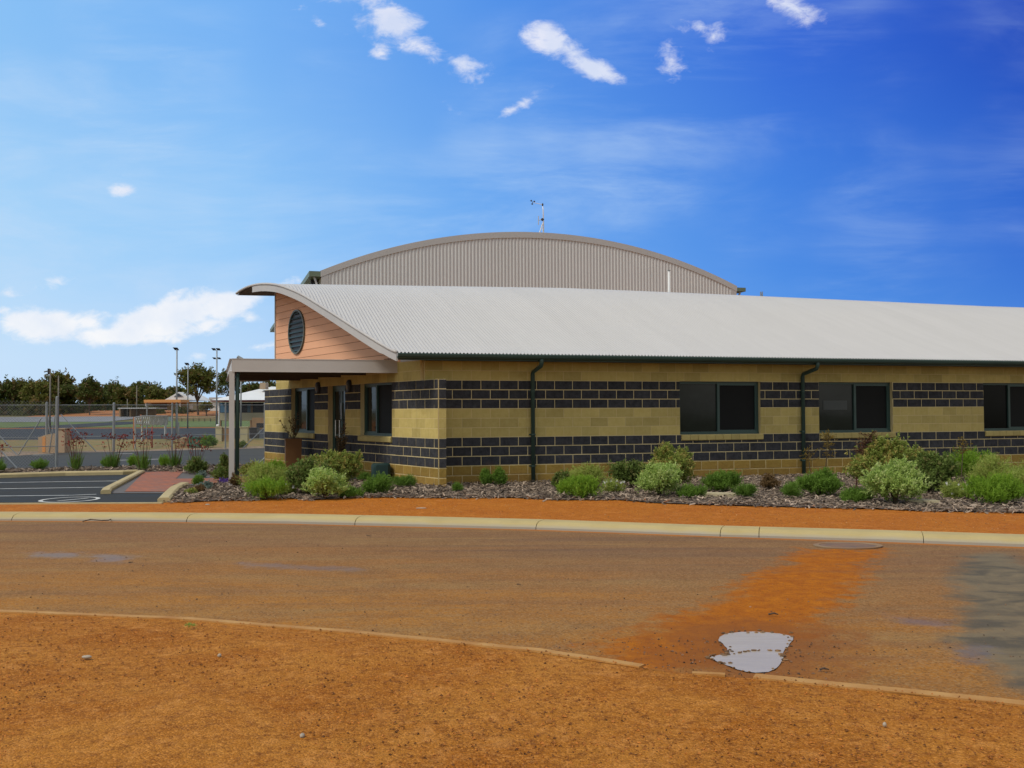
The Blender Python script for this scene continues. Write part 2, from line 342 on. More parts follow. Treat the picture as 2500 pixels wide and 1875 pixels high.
def mat_block():
    m, nt, bs, tc = base_mat('concrete blockwork')
    k = nt.attr('kind'); r = nt.attr('rnd')
    n = nt.noise(tc, 9., 7., .7); f = nt.noise(tc, 70., 5., .75); big = nt.noise(tc, .55, 4.)
    isb = nt.math('COMPARE', k, 0, .1); isy = nt.math('COMPARE', k, 1, .1); iso = nt.math('COMPARE', k, 2, .1)
    black = nt.mix(nt.mr(n, .35, .7), (.028, .029, .033, 1), (.062, .063, .069, 1)); black = nt.mix(nt.mr(f, .62, .8, 0, .5), black, (.14, .14, .15, 1))
    yel = nt.mix(nt.mr(n, .3, .7), (.47, .365, .115, 1), (.54, .435, .160, 1))
    och = nt.mix(nt.mr(n, .3, .7), (.29, .185, .038, 1), (.37, .25, .060, 1)); och = nt.mix(nt.mr(f, .55, .8, 0, .5), och, (.20, .13, .035, 1))
    mor = nt.mix(nt.mr(f, .3, .7), (.66, .55, .30, 1), (.56, .45, .23, 1))
    mor2 = nt.mix(nt.mr(f, .3, .7), (.68, .56, .30, 1), (.60, .48, .24, 1)); mor = nt.mix(nt.math('COMPARE', k, 4, .1), mor, mor2); c = nt.mix(isb, mor, black); c = nt.mix(isy, c, yel); c = nt.mix(iso, c, och)
    vv = nt.math('MULTIPLY', nt.mr(r, 0, 1, .86, 1.13), nt.mr(big, .3, .7, .93, 1.07))
    cc = nt.new('ShaderNodeCombineColor'); [nt.lk(vv, cc.inputs[i]) for i in range(3)]
    c = nt.mix(1., c, cc.outputs[0], 'MULTIPLY')
    zz = nt.new('ShaderNodeSeparateXYZ'); nt.lk(tc, zz.inputs[0]); sp_n = nt.noise(nt.mapping(tc, scale=(1, 1, .5)), 2.4, 6., .7)
    c = nt.mix(nt.math('MULTIPLY', nt.mr(nt.math('ADD', zz.outputs[2], nt.math('MULTIPLY', nt.math('SUBTRACT', sp_n, .5), -.9)), .05, .5, 1, 0), .38), c, (.26, .12, .04, 1))
    run = nt.noise(nt.mapping(tc, scale=(5, 5, .35)), 2., 5., .7); c = nt.mix(nt.mr(run, .56, .74, 0, .16), c, (.10, .08, .045, 1))
    nt.lk(c, bs.inputs['Base Color']); bs.inputs['Roughness'].default_value = .9; bs.inputs['Specular IOR Level'].default_value = .25
    rockf = nt.math('ADD', isb, iso)
    h = nt.math('ADD', nt.math('MULTIPLY', n, nt.math('MULTIPLY_ADD', rockf, 1.6, .1)), nt.math('MULTIPLY', f, .35))
    bump(nt, bs, h, .9, .014); return m
M_block = mat_block()
def mat_clad():
    m, nt, bs, tc = base_mat('orange weatherboard')
    n = nt.noise(tc, 1.2, 4.); col = nt.mix(nt.mr(n, .3, .7), (.84, .44, .25, 1), (.79, .41, .235, 1))
    v = nt.mr(nt.attr('rnd'), 0, 1, .95, 1.05); cc = nt.new('ShaderNodeCombineColor'); [nt.lk(v, cc.inputs[i]) for i in range(3)]
    col = nt.mix(1., col, cc.outputs[0], 'MULTIPLY')
    nt.lk(col, bs.inputs['Base Color']); bs.inputs['Roughness'].default_value = .75; return m
M_clad = mat_clad()

# ------------------------------------------------------------------ frames
TH = math.atan(.304); e = np.array([math.cos(TH), math.sin(TH), 0]); n_ = np.array([-math.sin(TH), math.cos(TH), 0])
P0 = np.array([-1.248, 20.57, 0]); Cg = np.array([-1.364, 19.61, 0]); PH = R(57.2)
g_ = np.array([-math.cos(PH), math.sin(PH), 0]); o_ = np.array([-math.sin(PH), -math.cos(PH), 0])
ZV = np.array([0, 0, 1.])
def B(t, q, z): return tuple(P0 + e * t + n_ * q + ZV * z)          # main wall frame: along, into the building, up
def G(r, d, z): return tuple(Cg + g_ * r - o_ * d + ZV * z)         # gable wall frame: away from viewer, inwards, up
ZG = .08                                                            # level of everything behind the kerb
BL = .412
def T(n): return n * BL
def px_t(x, q=0):                                                   # main wall coordinate under a picture column
    u = (x - CX) / FPX; p = P0 + n_ * q; return (u * p[1] - p[0]) / (e[0] - u * e[1])
def px_r(x): u = (x - CX) / FPX; return (-1.364 - 19.61 * u) / (.5417 + .8406 * u)

# ------------------------------------------------------------------ setting: ground sheets
def terr(Y): return float(np.interp(Y, [-5000, 104, 110, 140, 160, 181, 260, 600, 5000], [-.05, -.05, .08, .45, 1.15, 2.15, 2.6, 3.5, 6.]))
mb = MB(); Ys = [-300, -20, 0, 40, 80, 104, 110, 118, 126, 133, 140, 147, 154, 160, 168, 175, 181, 200, 260, 400, 600, 1200, 3000]; Xs = [-3000, -1000, -400, -200, -100, -50, 0, 50, 100, 200, 400, 1000, 3000]
mb.add([(x, y, terr(y)) for y in Ys for x in Xs], [(j * len(Xs) + i, j * len(Xs) + i + 1, (j + 1) * len(Xs) + i + 1, (j + 1) * len(Xs) + i) for j in range(len(Ys) - 1) for i in range(len(Xs) - 1)])
struct(mb.build('ground', M_terr), 'grassy ground running out to the horizon', 'ground')
def drape(name, mat, label, x0, x1, y0, y1, dz=.03, cat=None):
    mb = MB(); ys = sorted(set([y0, y1] + [y for y in Ys if y0 < y < y1]))
    mb.add([(x, y, terr(y) + dz) for y in ys for x in (x0, x1)], [(2 * j, 2 * j + 1, 2 * j + 3, 2 * j + 2) for j in range(len(ys) - 1)])
    return struct(mb.build(name, mat), label, cat)
near_px = [(0, 1496), (452, 1514), (881, 1549), (1311, 1592), (1565, 1631), (1707, 1648), (1842, 1656), (2500, 1723)]
near = [gnd(*p) for p in near_px]
nl = near[0]; d0 = (near[1][0] - nl[0], near[1][1] - nl[1]); k = 26 / d0[0]; near_ext = [(nl[0] - d0[0] * k, nl[1] - d0[1] * k + 2.0, 0)] + near
nr = near[-1]; d1 = (nr[0] - near[-2][0], nr[1] - near[-2][1]); k = 8 / d1[0]; near_ext.append((nr[0] + d1[0] * k, nr[1] + d1[1] * k, 0))
foot_px = [(0, 1272), (350, 1274), (700, 1278), (1000, 1285), (1300, 1293), (1763, 1311), (2130, 1322), (2500, 1335)]
foot = [gnd(*p) for p in foot_px]
fl = foot[0]; foot_ext = [(fl[0] - 40, fl[1] + 1.0, 0), (fl[0] - 14, fl[1] + .35, 0)] + foot
fr_ = foot[-1]; foot_ext += [(fr_[0] + 5, fr_[1] - 1.3, 0), (fr_[0] + 14, fr_[1] - 5.0, 0), (fr_[0] + 22, fr_[1] - 11., 0)]
def interp_line(line, x):
    return float(np.interp(x, [p[0] for p in line], [p[1] for p in line]))
# road grid with stain masks
def sdist(px, py, poly):                  # signed distance to polygon, positive inside
    n = len(poly); P = np.stack([px, py], 1); best = np.full(len(px), 1e9); ins = np.zeros(len(px), bool)
    for i in range(n):
        a = np.array(poly[i][:2]); b = np.array(poly[(i + 1) % n][:2]); ab = b - a
        t = np.clip(((P - a) @ ab) / max(ab @ ab, 1e-9), 0, 1); dd = np.hypot(*(P - a - t[:, None] * ab).T); best = np.minimum(best, dd)
        cond = ((a[1] > py) != (b[1] > py)); xx = (b[0] - a[0]) * (py - a[1]) / (b[1] - a[1] + 1e-12) + a[0]; ins ^= cond & (px < xx)
    return np.where(ins, best, -best)
P_ = lambda L: [gnd(x, y) for x, y in L]
dust_poly = P_([(1975, 1343), (2150, 1345), (2120, 1370), (2085, 1405), (2060, 1440), (2020, 1470), (1985, 1510), (1960, 1545), (1925, 1560), (1850, 1570), (1740, 1610), (1620, 1642), (1540, 1630), (1470, 1580), (1590, 1545), (1680, 1505), (1800, 1470), (1830, 1430), (1900, 1390)])
wet_poly = P_([(2345, 1352), (2470, 1345), (2560, 1400), (2600, 1500), (2600, 1730), (2480, 1700), (2400, 1640), (2320, 1560), (2330, 1470), (2310, 1420)])
wet2 = [P_([(230, 1352), (330, 1358), (300, 1374), (230, 1370)]), P_([(70, 1350), (200, 1350), (190, 1362), (80, 1362)]), P_([(2180, 1505), (2320, 1515), (2310, 1535), (2200, 1525)]), P_([(2330, 1575), (2430, 1580), (2410, 1620), (2360, 1625)]), P_([(580, 1372), (900, 1388), (880, 1396), (600, 1384)])]
puddle_px = [(1750, 1560), (1768, 1547), (1816, 1542), (1875, 1543), (1922, 1550), (1940, 1556), (1930, 1571), (1914, 1588), (1911, 1610), (1895, 1636), (1862, 1643), (1816, 1640), (1778, 1626), (1750, 1614), (1728, 1605), (1752, 1600), (1776, 1596), (1780, 1588), (1766, 1573)]
pud = P_(puddle_px)
def road_mesh():
    nx, ny = 330, 130; xs = np.concatenate([np.linspace(-44, -9, 30, endpoint=False), np.linspace(-9, 9, 270, endpoint=False), np.linspace(9, 26, 30)])
    V = np.zeros((len(xs), ny, 3))
    for i, x in enumerate(xs):
        y0 = interp_line(near_ext, x) - .05; y1 = interp_line(foot_ext, x) + .05
        V[i, :, 0] = x; V[i, :, 1] = np.linspace(y0, y1, ny)
    px = V[:, :, 0].ravel(); py = V[:, :, 1].ravel()
    pd = sdist(px, py, pud)
    z = (.004 + np.sin(px * .7) * .004 + np.sin(py * 1.3 + px * .4) * .004) * np.clip(-pd / .6, 0, 1) - np.clip(pd + .01, 0, .2) * .3
    V[:, :, 2] = z.reshape(len(xs), ny)
    me = bpy.data.meshes.new('road'); N = len(xs)
    F = [(i * ny + j, (i + 1) * ny + j, (i + 1) * ny + j + 1, i * ny + j + 1) for i in range(N - 1) for j in range(ny - 1)]
    me.from_pydata(V.reshape(-1, 3).tolist(), [], F)
    d = sdist(px, py, dust_poly); w = sdist(px, py, wet_poly); w2 = np.max([sdist(px, py, q) for q in wet2], 0)
    for nm, val in (('dust', d), ('wet', w), ('sheen', w2), ('pud', pd)):
        a = me.attributes.new(nm, 'FLOAT', 'POINT'); a.data.foreach_set('value', np.clip(val, -2, 2).astype(np.float32))
    ye = np.interp(px, [p[0] for p in near_ext], [p[1] for p in near_ext]); yf = np.interp(px, [p[0] for p in foot_ext], [p[1] for p in foot_ext])
    a = me.attributes.new('acr', 'FLOAT', 'POINT'); a.data.foreach_set('value', ((py - ye) / (yf - ye)).astype(np.float32))
    me.polygons.foreach_set('use_smooth', [True] * len(F))
    m, nt, bs, tc = base_mat('dusty chip seal')
    ac = nt.attr('acr'); n1 = nt.noise(nt.mapping(tc, scale=(.22, 1.3, 1)), 1.3, 8., .66, .6); n2 = nt.noise(tc, 5., 6., .7, .3); f = nt.noise(tc, 90., 4., .75)
    n4 = nt.noise(nt.mapping(tc, loc=(7, 3, 0), scale=(.10, 1.8, 1)), 1.6, 6., .6)
    A = nt.mix(nt.mr(nt.math('ADD', ac, nt.math('MULTIPLY', nt.math('SUBTRACT', n1, .5), .9)), .12, .72), (.40, .170, .030, 1), (.235, .122, .056, 1))
    A = nt.mix(nt.mr(n1, .46, .66, 0, .7), A, (.34, .20, .070, 1))
    A = nt.mix(nt.mr(n4, .50, .72, 0, .5), A, (.185, .098, .055, 1)); n6 = nt.noise(nt.mapping(tc, scale=(.6, 1, 1)), 2.2, 9., .75, .8); A = nt.mix(nt.mr(n6, .42, .62, 0, .5), A, (.20, .095, .036, 1))
    A = nt.mix(nt.mr(n2, .5, .75, 0, .35), A, (.30, .135, .05, 1))
    vo = nt.new('ShaderNodeTexVoronoi'); vo.inputs['Scale'].default_value = 75.; nt.lk(tc, vo.inputs['Vector']); sp = nt.new('ShaderNodeSeparateColor'); nt.lk(vo.outputs['Color'], sp.inputs[0])
    A = nt.mix(nt.mr(sp.outputs[0], .5, 1, 0, .5), A, (.40, .26, .12, 1)); A = nt.mix(nt.mr(sp.outputs[1], .55, 1, 0, .5), A, (.085, .045, .022, 1))
    edge = nt.mr(nt.math('ADD', ac, nt.math('MULTIPLY', nt.math('SUBTRACT', n2, .5), .02)), .975, .995)
    A = nt.mix(edge, A, (.42, .15, .03, 1))
    nn = nt.math('MULTIPLY', nt.math('SUBTRACT', n2, .5), 1.2); nn = nt.math('ADD', nn, nt.math('MULTIPLY', nt.math('SUBTRACT', n1, .5), .8))
    dm = nt.mr(nt.math('ADD', nt.attr('dust'), nn), -.26, .12, 0, 1, True)
    D = nt.mix(nt.mr(nt.noise(tc, 7., 6., .7), .35, .65), (.47, .150, .006, 1), (.33, .090, .006, 1)); D = nt.mix(nt.mr(sp.outputs[1], .72, 1, 0, .4), D, (.12, .04, .01, 1))
    A = nt.mix(nt.math('MULTIPLY', dm, .96), A, D)
    brm = nt.mr(nt.math('ADD', nt.attr('pud'), nt.math('MULTIPLY', nt.math('SUBTRACT', n2, .5), 1.2)), -.75, -.05, 0, .75, True)
    A = nt.mix(brm, A, (.24, .085, .022, 1))
    wm = nt.mr(nt.math('ADD', nt.attr('wet'), nt.math('MULTIPLY', nn, .5)), -.12, .22, 0, 1, True)
    A = nt.mix(nt.math('MULTIPLY', wm, .85), A, nt.mix(nt.mr(n2, .4, .6), (.20, .168, .105, 1), (.165, .142, .095, 1)))
    wp = nt.math('MULTIPLY', wm, nt.mr(nt.noise(nt.mapping(tc, scale=(1, 1.6, 1)), 1.7, 5., .6, .6), .46, .6))
    A = nt.mix(nt.math('MULTIPLY', wp, .75), A, (.085, .075, .055, 1))
    sh = nt.mr(nt.math('ADD', nt.attr('sheen'), nt.math('MULTIPLY', nt.math('SUBTRACT', n2, .5), .5)), -.12, .12, 0, 1, True)
    dk = nt.math('MULTIPLY', nt.mr(n4, .5, .68, 0, 1), nt.mr(ac, .5, .7, 0, .3))
    A = nt.mix(dk, A, (.095, .075, .06, 1))
    A = nt.mix(nt.math('MULTIPLY', sh, .4), A, (.13, .105, .08, 1))
    nt.lk(A, bs.inputs['Base Color'])
    rg = nt.math('SUBTRACT', nt.math('SUBTRACT', .9, nt.math('MULTIPLY', wp, .12)), nt.math('MULTIPLY', sh, .42)); nt.lk(nt.math('MAXIMUM', rg, .30), bs.inputs['Roughness'])
    nt.lk(nt.math('MULTIPLY_ADD', sh, .12, .10), bs.inputs['Specular IOR Level'])
    bm_ = nt.new('ShaderNodeBump'); bm_.inputs['Distance'].default_value = .008; nt.lk(nt.math('MULTIPLY_ADD', sh, -.6, .7), bm_.inputs['Strength']); nt.lk(nt.math('ADD', f, nt.math('MULTIPLY', n2, 1.)), bm_.inputs['Height']); nt.lk(bm_.outputs[0], bs.inputs['Normal'])
    me.materials.append(m); o = bpy.data.objects.new('road', me); COL.objects.link(o)
    struct(o, 'brown sealed road dusted with orange sand', 'road')
road_mesh()
# puddle water: irregular sheet, broken by a low muddy ridge
m, nt, bs, tc = base_mat('milky puddle water')
nt.lk(nt.mix(nt.mr(nt.noise(nt.mapping(tc, scale=(.5, 3, 1)), 6., 4.), .3, .7), (.44, .385, .32, 1), (.39, .335, .275, 1)), bs.inputs['Base Color'])
bs.inputs['Roughness'].default_value = .12; bs.inputs['Specular IOR Level'].default_value = .08; bump(nt, bs, nt.noise(nt.mapping(tc, scale=(1, 3, 1)), 14., 3.), .06, .01)
M_pud = m
def smooth_poly(pts, it=2):
    for _ in range(it):
        q = []
        for i in range(len(pts)):
            a = pts[i]; b = pts[(i + 1) % len(pts)]
            q += [tuple(a[k] * .75 + b[k] * .25 for k in range(3)), tuple(a[k] * .25 + b[k] * .75 for k in range(3))]
        pts = q
    return pts
mb = MB(); pp = smooth_poly([(p[0], p[1], .0) for p in pud], 2)
pp = [(p[0] + random.uniform(-.005, .005), p[1] + random.uniform(-.008, .008), .001) for p in pp]; mb.poly(pp)
struct(mb.build('puddle', M_pud, fix=False), 'milky brown puddle lying in the orange dirt on the road', 'puddle')
mb = MB()
for i in range(80):
    t = random.random()
    if i < 16: x = 1790 + t * 110; y = 1597 - 5 * math.sin(t * 3) - t * 6 + random.gauss(0, .5)
    else:
        j = random.randrange(len(puddle_px)); a = puddle_px[j]; b = puddle_px[(j + 1) % len(puddle_px)]; x = a[0] + (b[0] - a[0]) * t + random.gauss(0, 5); y = a[1] + (b[1] - a[1]) * t + random.gauss(0, 2.5)
    p = gnd(x, y); s_ = random.uniform(.004, .014); mb.blob((p[0], p[1], .004), s_ * 1.5, s_, s_ * .55, 6, 4, .25, random.random())
tag(mb.build('mud_crumbs', pm('mud crumbs', (.22, .12, .05), (.14, .08, .04), 6., .9, rv=.5)), 'dark mud crumbs edging and crossing the milky puddle', 'mud', None, 'stuff')

# foreground gravel sheet
mb = MB(); xs = np.linspace(-30, 12, 200); rows = 60; vs = []
for x in xs:
    y1 = interp_line(near_ext, x) - .03
    for j in range(rows):
        y = -6 + (y1 + 6) * (j / (rows - 1)) ** .8
        dz = .012 + .012 * math.sin(x * 1.9 + y) * math.sin(y * 1.4 - x * .6) + random.uniform(-.003, .003)
        vs.append((x, y, dz * min(1, (y1 - y) / .5) + .006))
mb.add(vs, [(i * rows + j, (i + 1) * rows + j, (i + 1) * rows + j + 1, i * rows + j + 1) for i in range(len(xs) - 1) for j in range(rows - 1)])
struct(mb.build('gravel_verge', M_fore, smooth=True, fix=False), 'orange gravel verge in the foreground', 'gravel')
# flush concrete edge
mb = MB()
def strip(line, w0=.07, w1=.0):
    mb.sweep(line, [(-w0 / 2, -.01), (-w0 / 2, .018), (w0 / 2, .018), (w0 / 2, -.01)])
def dens(line, k=8):
    out = []
    for a, b in zip(line[:-1], line[1:]):
        for i in range(k): out.append(tuple(a[j] + (b[j] - a[j]) * i / k for j in range(3)))
    return out + [line[-1]]
strip([(p[0], p[1] + random.uniform(-.006, .006), p[2]) for p in dens(near_ext[:5] + [gnd(1567, 1631)])]); strip(dens([gnd(1690, 1648), gnd(1770, 1652)], 3), .045); strip([(p[0], p[1] + random.uniform(-.006, .006), p[2]) for p in dens([gnd(1842, 1656)] + near_ext[-2:])], .09)
struct(mb.build('edge_strip', M_strip), 'flush concrete edge strip between road and near gravel', 'edge strip')
def inpoly(x, y, poly):
    c = False; j = len(poly) - 1
    for i in range(len(poly)):
        if (poly[i][1] > y) != (poly[j][1] > y) and x < (poly[j][0] - poly[i][0]) * (y - poly[i][1]) / (poly[j][1] - poly[i][1]) + poly[i][0]: c = not c
        j = i
    return c
# loose stones on the foreground
def scatter(name, mat, label, N, region, zf, smin, smax, cat):
    V = []; Fc = []; Rn = []
    base = np.array([(1, 0, -.2), (-.5, .8, -.2), (-.5, -.8, -.2), (.1, 0, .7), (.7, .6, .1)])
    fcs = [(0, 1, 3), (1, 2, 3), (2, 0, 3), (0, 4, 3), (1, 4, 0), (0, 2, 1)]
    for i in range(N):
        x, y = region(); s_ = smin + (smax - smin) * random.random() ** 3; a = random.uniform(0, 6.3); ca, sa = math.cos(a) * s_, math.sin(a) * s_
        b0 = len(V); q = random.uniform(.5, 1); z = zf(x, y)
        V += [(x + v[0] * ca - v[1] * sa * q, y + v[0] * sa + v[1] * ca * q, z + v[2] * s_ * .8) for v in base]
        Fc += [tuple(b0 + k for k in f) for f in fcs]; Rn += [random.random()] * len(fcs)
    mb = MB(); mb.v = V; mb.f = Fc; mb.r = Rn; mb.k = [0] * len(Fc)
    return tag(mb.build(name, mat, fix=False), label, cat, None, 'stuff')
def reg_fore():
    while True:
        y = 3.6 + 5.5 * random.random() ** 1.3; x = random.uniform(-.58, .58) * y
        if y < interp_line(near_ext, x) - .02: return x, y
scatter('pebbles', M_stone, 'loose orange pebbles strewn over the foreground gravel', 15000, reg_fore, lambda x, y: .020, .003, .0135, 'pebbles')
def reg_road():
    while True:
        x, y, _ = gnd(random.gauss(1700, 260), random.uniform(1560, 1660))
        if random.random() < .6: x, y, _ = gnd(random.uniform(0, 2500), random.uniform(1300, 1700))
        if interp_line(near_ext, x) < y < interp_line(foot_ext, x) and not inpoly(x, y, pud) and not inpoly(x + .03, y + .05, pud): return x, y
scatter('road_grit', pm('dark grit', (.20, .11, .06), (.09, .05, .03), 9., .9, rv=.9), 'dark grit lying on the dusty road', 1700, reg_road, lambda x, y: .008, .003, .014, 'grit')

# far mountable kerb, in lengths with open joints
mb = MB(); joints = [-2600, -1100, 28, 455, 866, 1308, 1758, 1853, 2255, 2900, 4200, 7000]
prof = [(0, -.03), (.005, .03), (.05, .075), (.13, .097), (.22, .102), (.40, .100), (.41, .03)]
fe = dens(foot_ext, 30); 
def px_of(p): d = np.array(p) - vO; zz = d @ vF; return CX + FPX * (d @ vR) / zz
pxs = [px_of((p[0], p[1], 0)) for p in fe]
for a, b in zip(joints[:-1], joints[1:]):
    idx = [i for i, x in enumerate(pxs) if a <= x < b]
    def lerp(xv):
        return (float(np.interp(xv, pxs, [p[0] for p in fe])), float(np.interp(xv, pxs, [p[1] for p in fe])), 0.)
    g2 = .9
    seg = [lerp(a + g2)] + [fe[i] for i in idx if a + 3 < pxs[i] < b - 3] + [lerp(b - g2)]
    if len(seg) >= 2: mb.sweep(seg, prof)
struct(mb.build('kerb', M_kerb), 'long pale concrete kerb on the far side of the road', 'kerb')
# verge slab behind the kerb, everything behind sits on it
mb = MB(); n = len(foot_ext); L = [(p[0], p[1] + .34, 0) for p in foot_ext]
xs = [p[0] for p in L]; vs = []; rr = [0, .25, .6, 1.2, 2.2, 4]
back = [(x, 108., 0) for x in xs]
for i, p in enumerate(L):
    for j, dd in enumerate(rr): vs.append((p[0], p[1] + dd, [.092, .094, .088, .082, .08, .08][j]))
    vs.append((p[0] * 3, 108, .08))
m_ = len(rr) + 1; mb.add(vs, [(i * m_ + j, (i + 1) * m_ + j, (i + 1) * m_ + j + 1, i * m_ + j + 1) for i in range(n - 1) for j in range(m_ - 1)])
struct(mb.build('verge', M_verge, fix=False), 'orange sand verge between the kerb and the garden bed', 'verge')

def sheet(name, mat, label, pts, z, cat=None):
    mb = MB(); mb.poly([(p[0], p[1], z) for p in pts]); return struct(mb.build(name, mat, fix=False), label, cat)
g8 = lambda L, z=ZG: [gnd(x, y, z) for x, y in L]
# surfaces on the left, far to near
sheet('fence_grass', M_grass2, 'patchy grass and orange sand beyond the chain link fence', g8([(-900, 1100), (-900, 1074), (900, 1070), (900, 1092), (300, 1103), (0, 1110)]), ZG + .004, 'grass')
sheet('court', M_court, 'dark blue grey sports court', [(-60, 57.5, 0), (30, 60, 0), (30, 103.5, 0), (-60, 103.5, 0)], ZG + .008, 'court')
drape('field', M_grass, 'green sports field beyond the courts', -120, 60, 110, 141, .03, 'field')
drape('upper_court', M_court, 'far dark court rising behind the field edge', at(180, 1030, 125)[0], at(325, 1030, 125)[0], 104, 139, .05, 'court')
drape('pale_court', M_pale, 'pale grey paved court below the orange bank', -90, at(330, 1020, 150)[0], 139.5, 160, .06, 'court')
drape('bank', M_bank, 'orange earth bank below the far trees', at(130, 1010, 170)[0], at(900, 1010, 170)[0], 160, 181, .06, 'bank')
sheet('rubble_strip', M_rubble, 'pale rubble strip along the driveway fence', g8([(-900, 1122), (-900, 1104), (0, 1103), (300, 1100), (700, 1088), (900, 1085), (900, 1092), (700, 1097), (300, 1106), (0, 1118)]), ZG + .008, 'rubble')
sheet('driveway', M_drive, 'dark driveway between the fence and the planted strip', g8([(-900, 1160), (0, 1150), (160, 1147), (330, 1142), (640, 1134), (900, 1128), (900, 1090), (646, 1094.5), (300, 1103.5), (150, 1106), (0, 1116), (-900, 1135)]), ZG + .012, 'driveway')
mb = MB()
for (a, b) in (((285, 1109), (325, 1108.4)), ((285, 1125), (390, 1122)), ((80, 1112), (130, 1111))):
    p, q = gnd(*a, ZG), gnd(*b, ZG); mb.add([(p[0], p[1] - .12, ZG + .017), (q[0], q[1] - .12, ZG + .017), (q[0], q[1] + .12, ZG + .017), (p[0], p[1] + .12, ZG + .017)], [(0, 1, 2, 3)])
struct(mb.build('driveway_line', M_paint, fix=False), 'faded white lines painted on the driveway', 'road marking')
sheet('back_bed', M_soil, 'mulched planting strip behind the car park', g8([(-900, 1166), (0, 1160), (160, 1155), (345, 1153), (395, 1151), (470, 1160), (560, 1166), (620, 1160), (700, 1152), (700, 1135), (640, 1134), (330, 1142), (160, 1147), (0, 1150), (-900, 1160)]), ZG + .02, 'planting strip')
sheet('grey_paving', pm('grey pavers', (.14, .125, .115), (.11, .10, .09), 6., .85), 'grey edge pavers beside the brick path', g8([(256, 1206), (345, 1153.5), (470, 1149), (640, 1149), (760, 1136), (900, 1170), (700, 1187), (452, 1187), (427, 1206)]), ZG + .016, 'paving')
def mat_brick():
    m, nt, bs, tc = base_mat('red clay pavers'); br = nt.new('ShaderNodeTexBrick'); nt.lk(nt.mapping(tc, rot=(0, 0, R(20))), br.inputs['Vector'])
    br.inputs['Scale'].default_value = 1.; br.inputs['Brick Width'].default_value = .23; br.inputs['Row Height'].default_value = .115; br.inputs['Mortar Size'].default_value = .006
    br.inputs['Color1'].default_value = (.42, .125, .045, 1); br.inputs['Color2'].default_value = (.30, .105, .05, 1); br.inputs['Mortar'].default_value = (.12, .075, .05, 1)
    n = nt.noise(tc, 1.5, 5.); nt.lk(nt.mix(nt.mr(n, .45, .7, 0, .5), br.outputs[0], (.20, .12, .09, 1)), bs.inputs['Base Color']); bs.inputs['Roughness'].default_value = .8; return m
M_brick = mat_brick()
sheet('brick_path', M_brick, 'red brick path ramping up from the car park', g8([(304, 1203), (352, 1155), (450, 1150.5), (429, 1171), (540, 1170), (640, 1160), (740, 1146), (850, 1162), (700, 1181), (545, 1181), (424, 1185), (412, 1203)]), ZG + .024, 'brick path')
sheet('car_park', M_asph, 'wet dark asphalt car park', g8([(-1200, 1228), (397, 1228), (425, 1206), (256, 1206), (262, 1200), (338, 1156), (160, 1160), (0, 1166), (-1200, 1186)]), ZG + .010, 'car park')
# markings
mb = MB()
def mline(a, b, w=.08):
    p, q = gnd(*a, ZG), gnd(*b, ZG); d = Vector((q[0] - p[0], q[1] - p[1], 0)).normalized(); nx, ny = -d.y * w / 2, d.x * w / 2; z = ZG + .015
    mb.add([(p[0] - nx, p[1] - ny, z), (q[0] - nx, q[1] - ny, z), (q[0] + nx, q[1] + ny, z), (p[0] + nx, p[1] + ny, z)], [(0, 1, 2, 3)])
mline((-300, 1184), (293, 1175.5), .10); mline((-300, 1199.5), (262, 1191), .10); mline((-300, 1216), (170, 1211), .09); mline((170, 1211), (235, 1208.5), .08)
c_ = gnd(170, 1221.5, ZG); rr0, rr1 = .42, .49; vs = []; Nn = 48
for i in range(Nn):
    a = 2 * math.pi * i / Nn
    for r0 in (rr0, rr1): vs.append((c_[0] + r0 * math.cos(a), c_[1] + r0 * 1.15 * math.sin(a), ZG + .015))
mb.add(vs, [(2 * i, 2 * i + 1, 2 * ((i + 1) % Nn) + 1, 2 * ((i + 1) % Nn)) for i in range(Nn)])
mline((140, 1225), (215, 1218), .07)
struct(mb.build('parking_marking', M_paint, fix=False), 'white bay lines and a crossed circle painted on the car park', 'road marking')
mb = MB(); cpk = [(0, -.01), (.0, .08), (.02, .105), (.06, .115), (.14, .115), (.155, .10), (.16, -.01)]
def kl(L): return [(p[0], p[1], ZG) for p in dens(g8(L), 5)]
mb.sweep(kl([(-900, 1182), (0, 1168), (160, 1162.5), (300, 1160), (338, 1158)]), cpk)
struct(mb.build('car_park_kerb', M_conc), 'pale kerb at the back of the car park', 'kerb')
mb = MB(); pr = [(-.09, -.01), (-.09, .06), (-.06, .085), (.06, .085), (.09, .06), (.09, -.01)]
mb.sweep(kl([(258, 1207), (262, 1200), (300, 1180), (345, 1156)]), pr); struct(mb.build('island_kerb', M_conc), 'angled pale kerb between parking bay and brick path', 'kerb')
mb = MB(); mb.sweep(kl([(400, 1227), (414, 1211), (428, 1197), (450, 1187)]), [(a * 1.15, b) for a, b in pr]); struct(mb.build('bed_kerb', M_conc), 'pale kerb dividing the brick path and the front garden bed', 'kerb')
mb = MB(); p0, p1 = gnd(-1200, 1229, ZG), gnd(399, 1229, ZG); mb.box(p0[0], p1[0], p1[1] - .09, p1[1], ZG - .02, ZG + .022); struct(mb.build('car_park_edge', M_conc), 'thin flush concrete edge in front of the car park', 'edge strip')

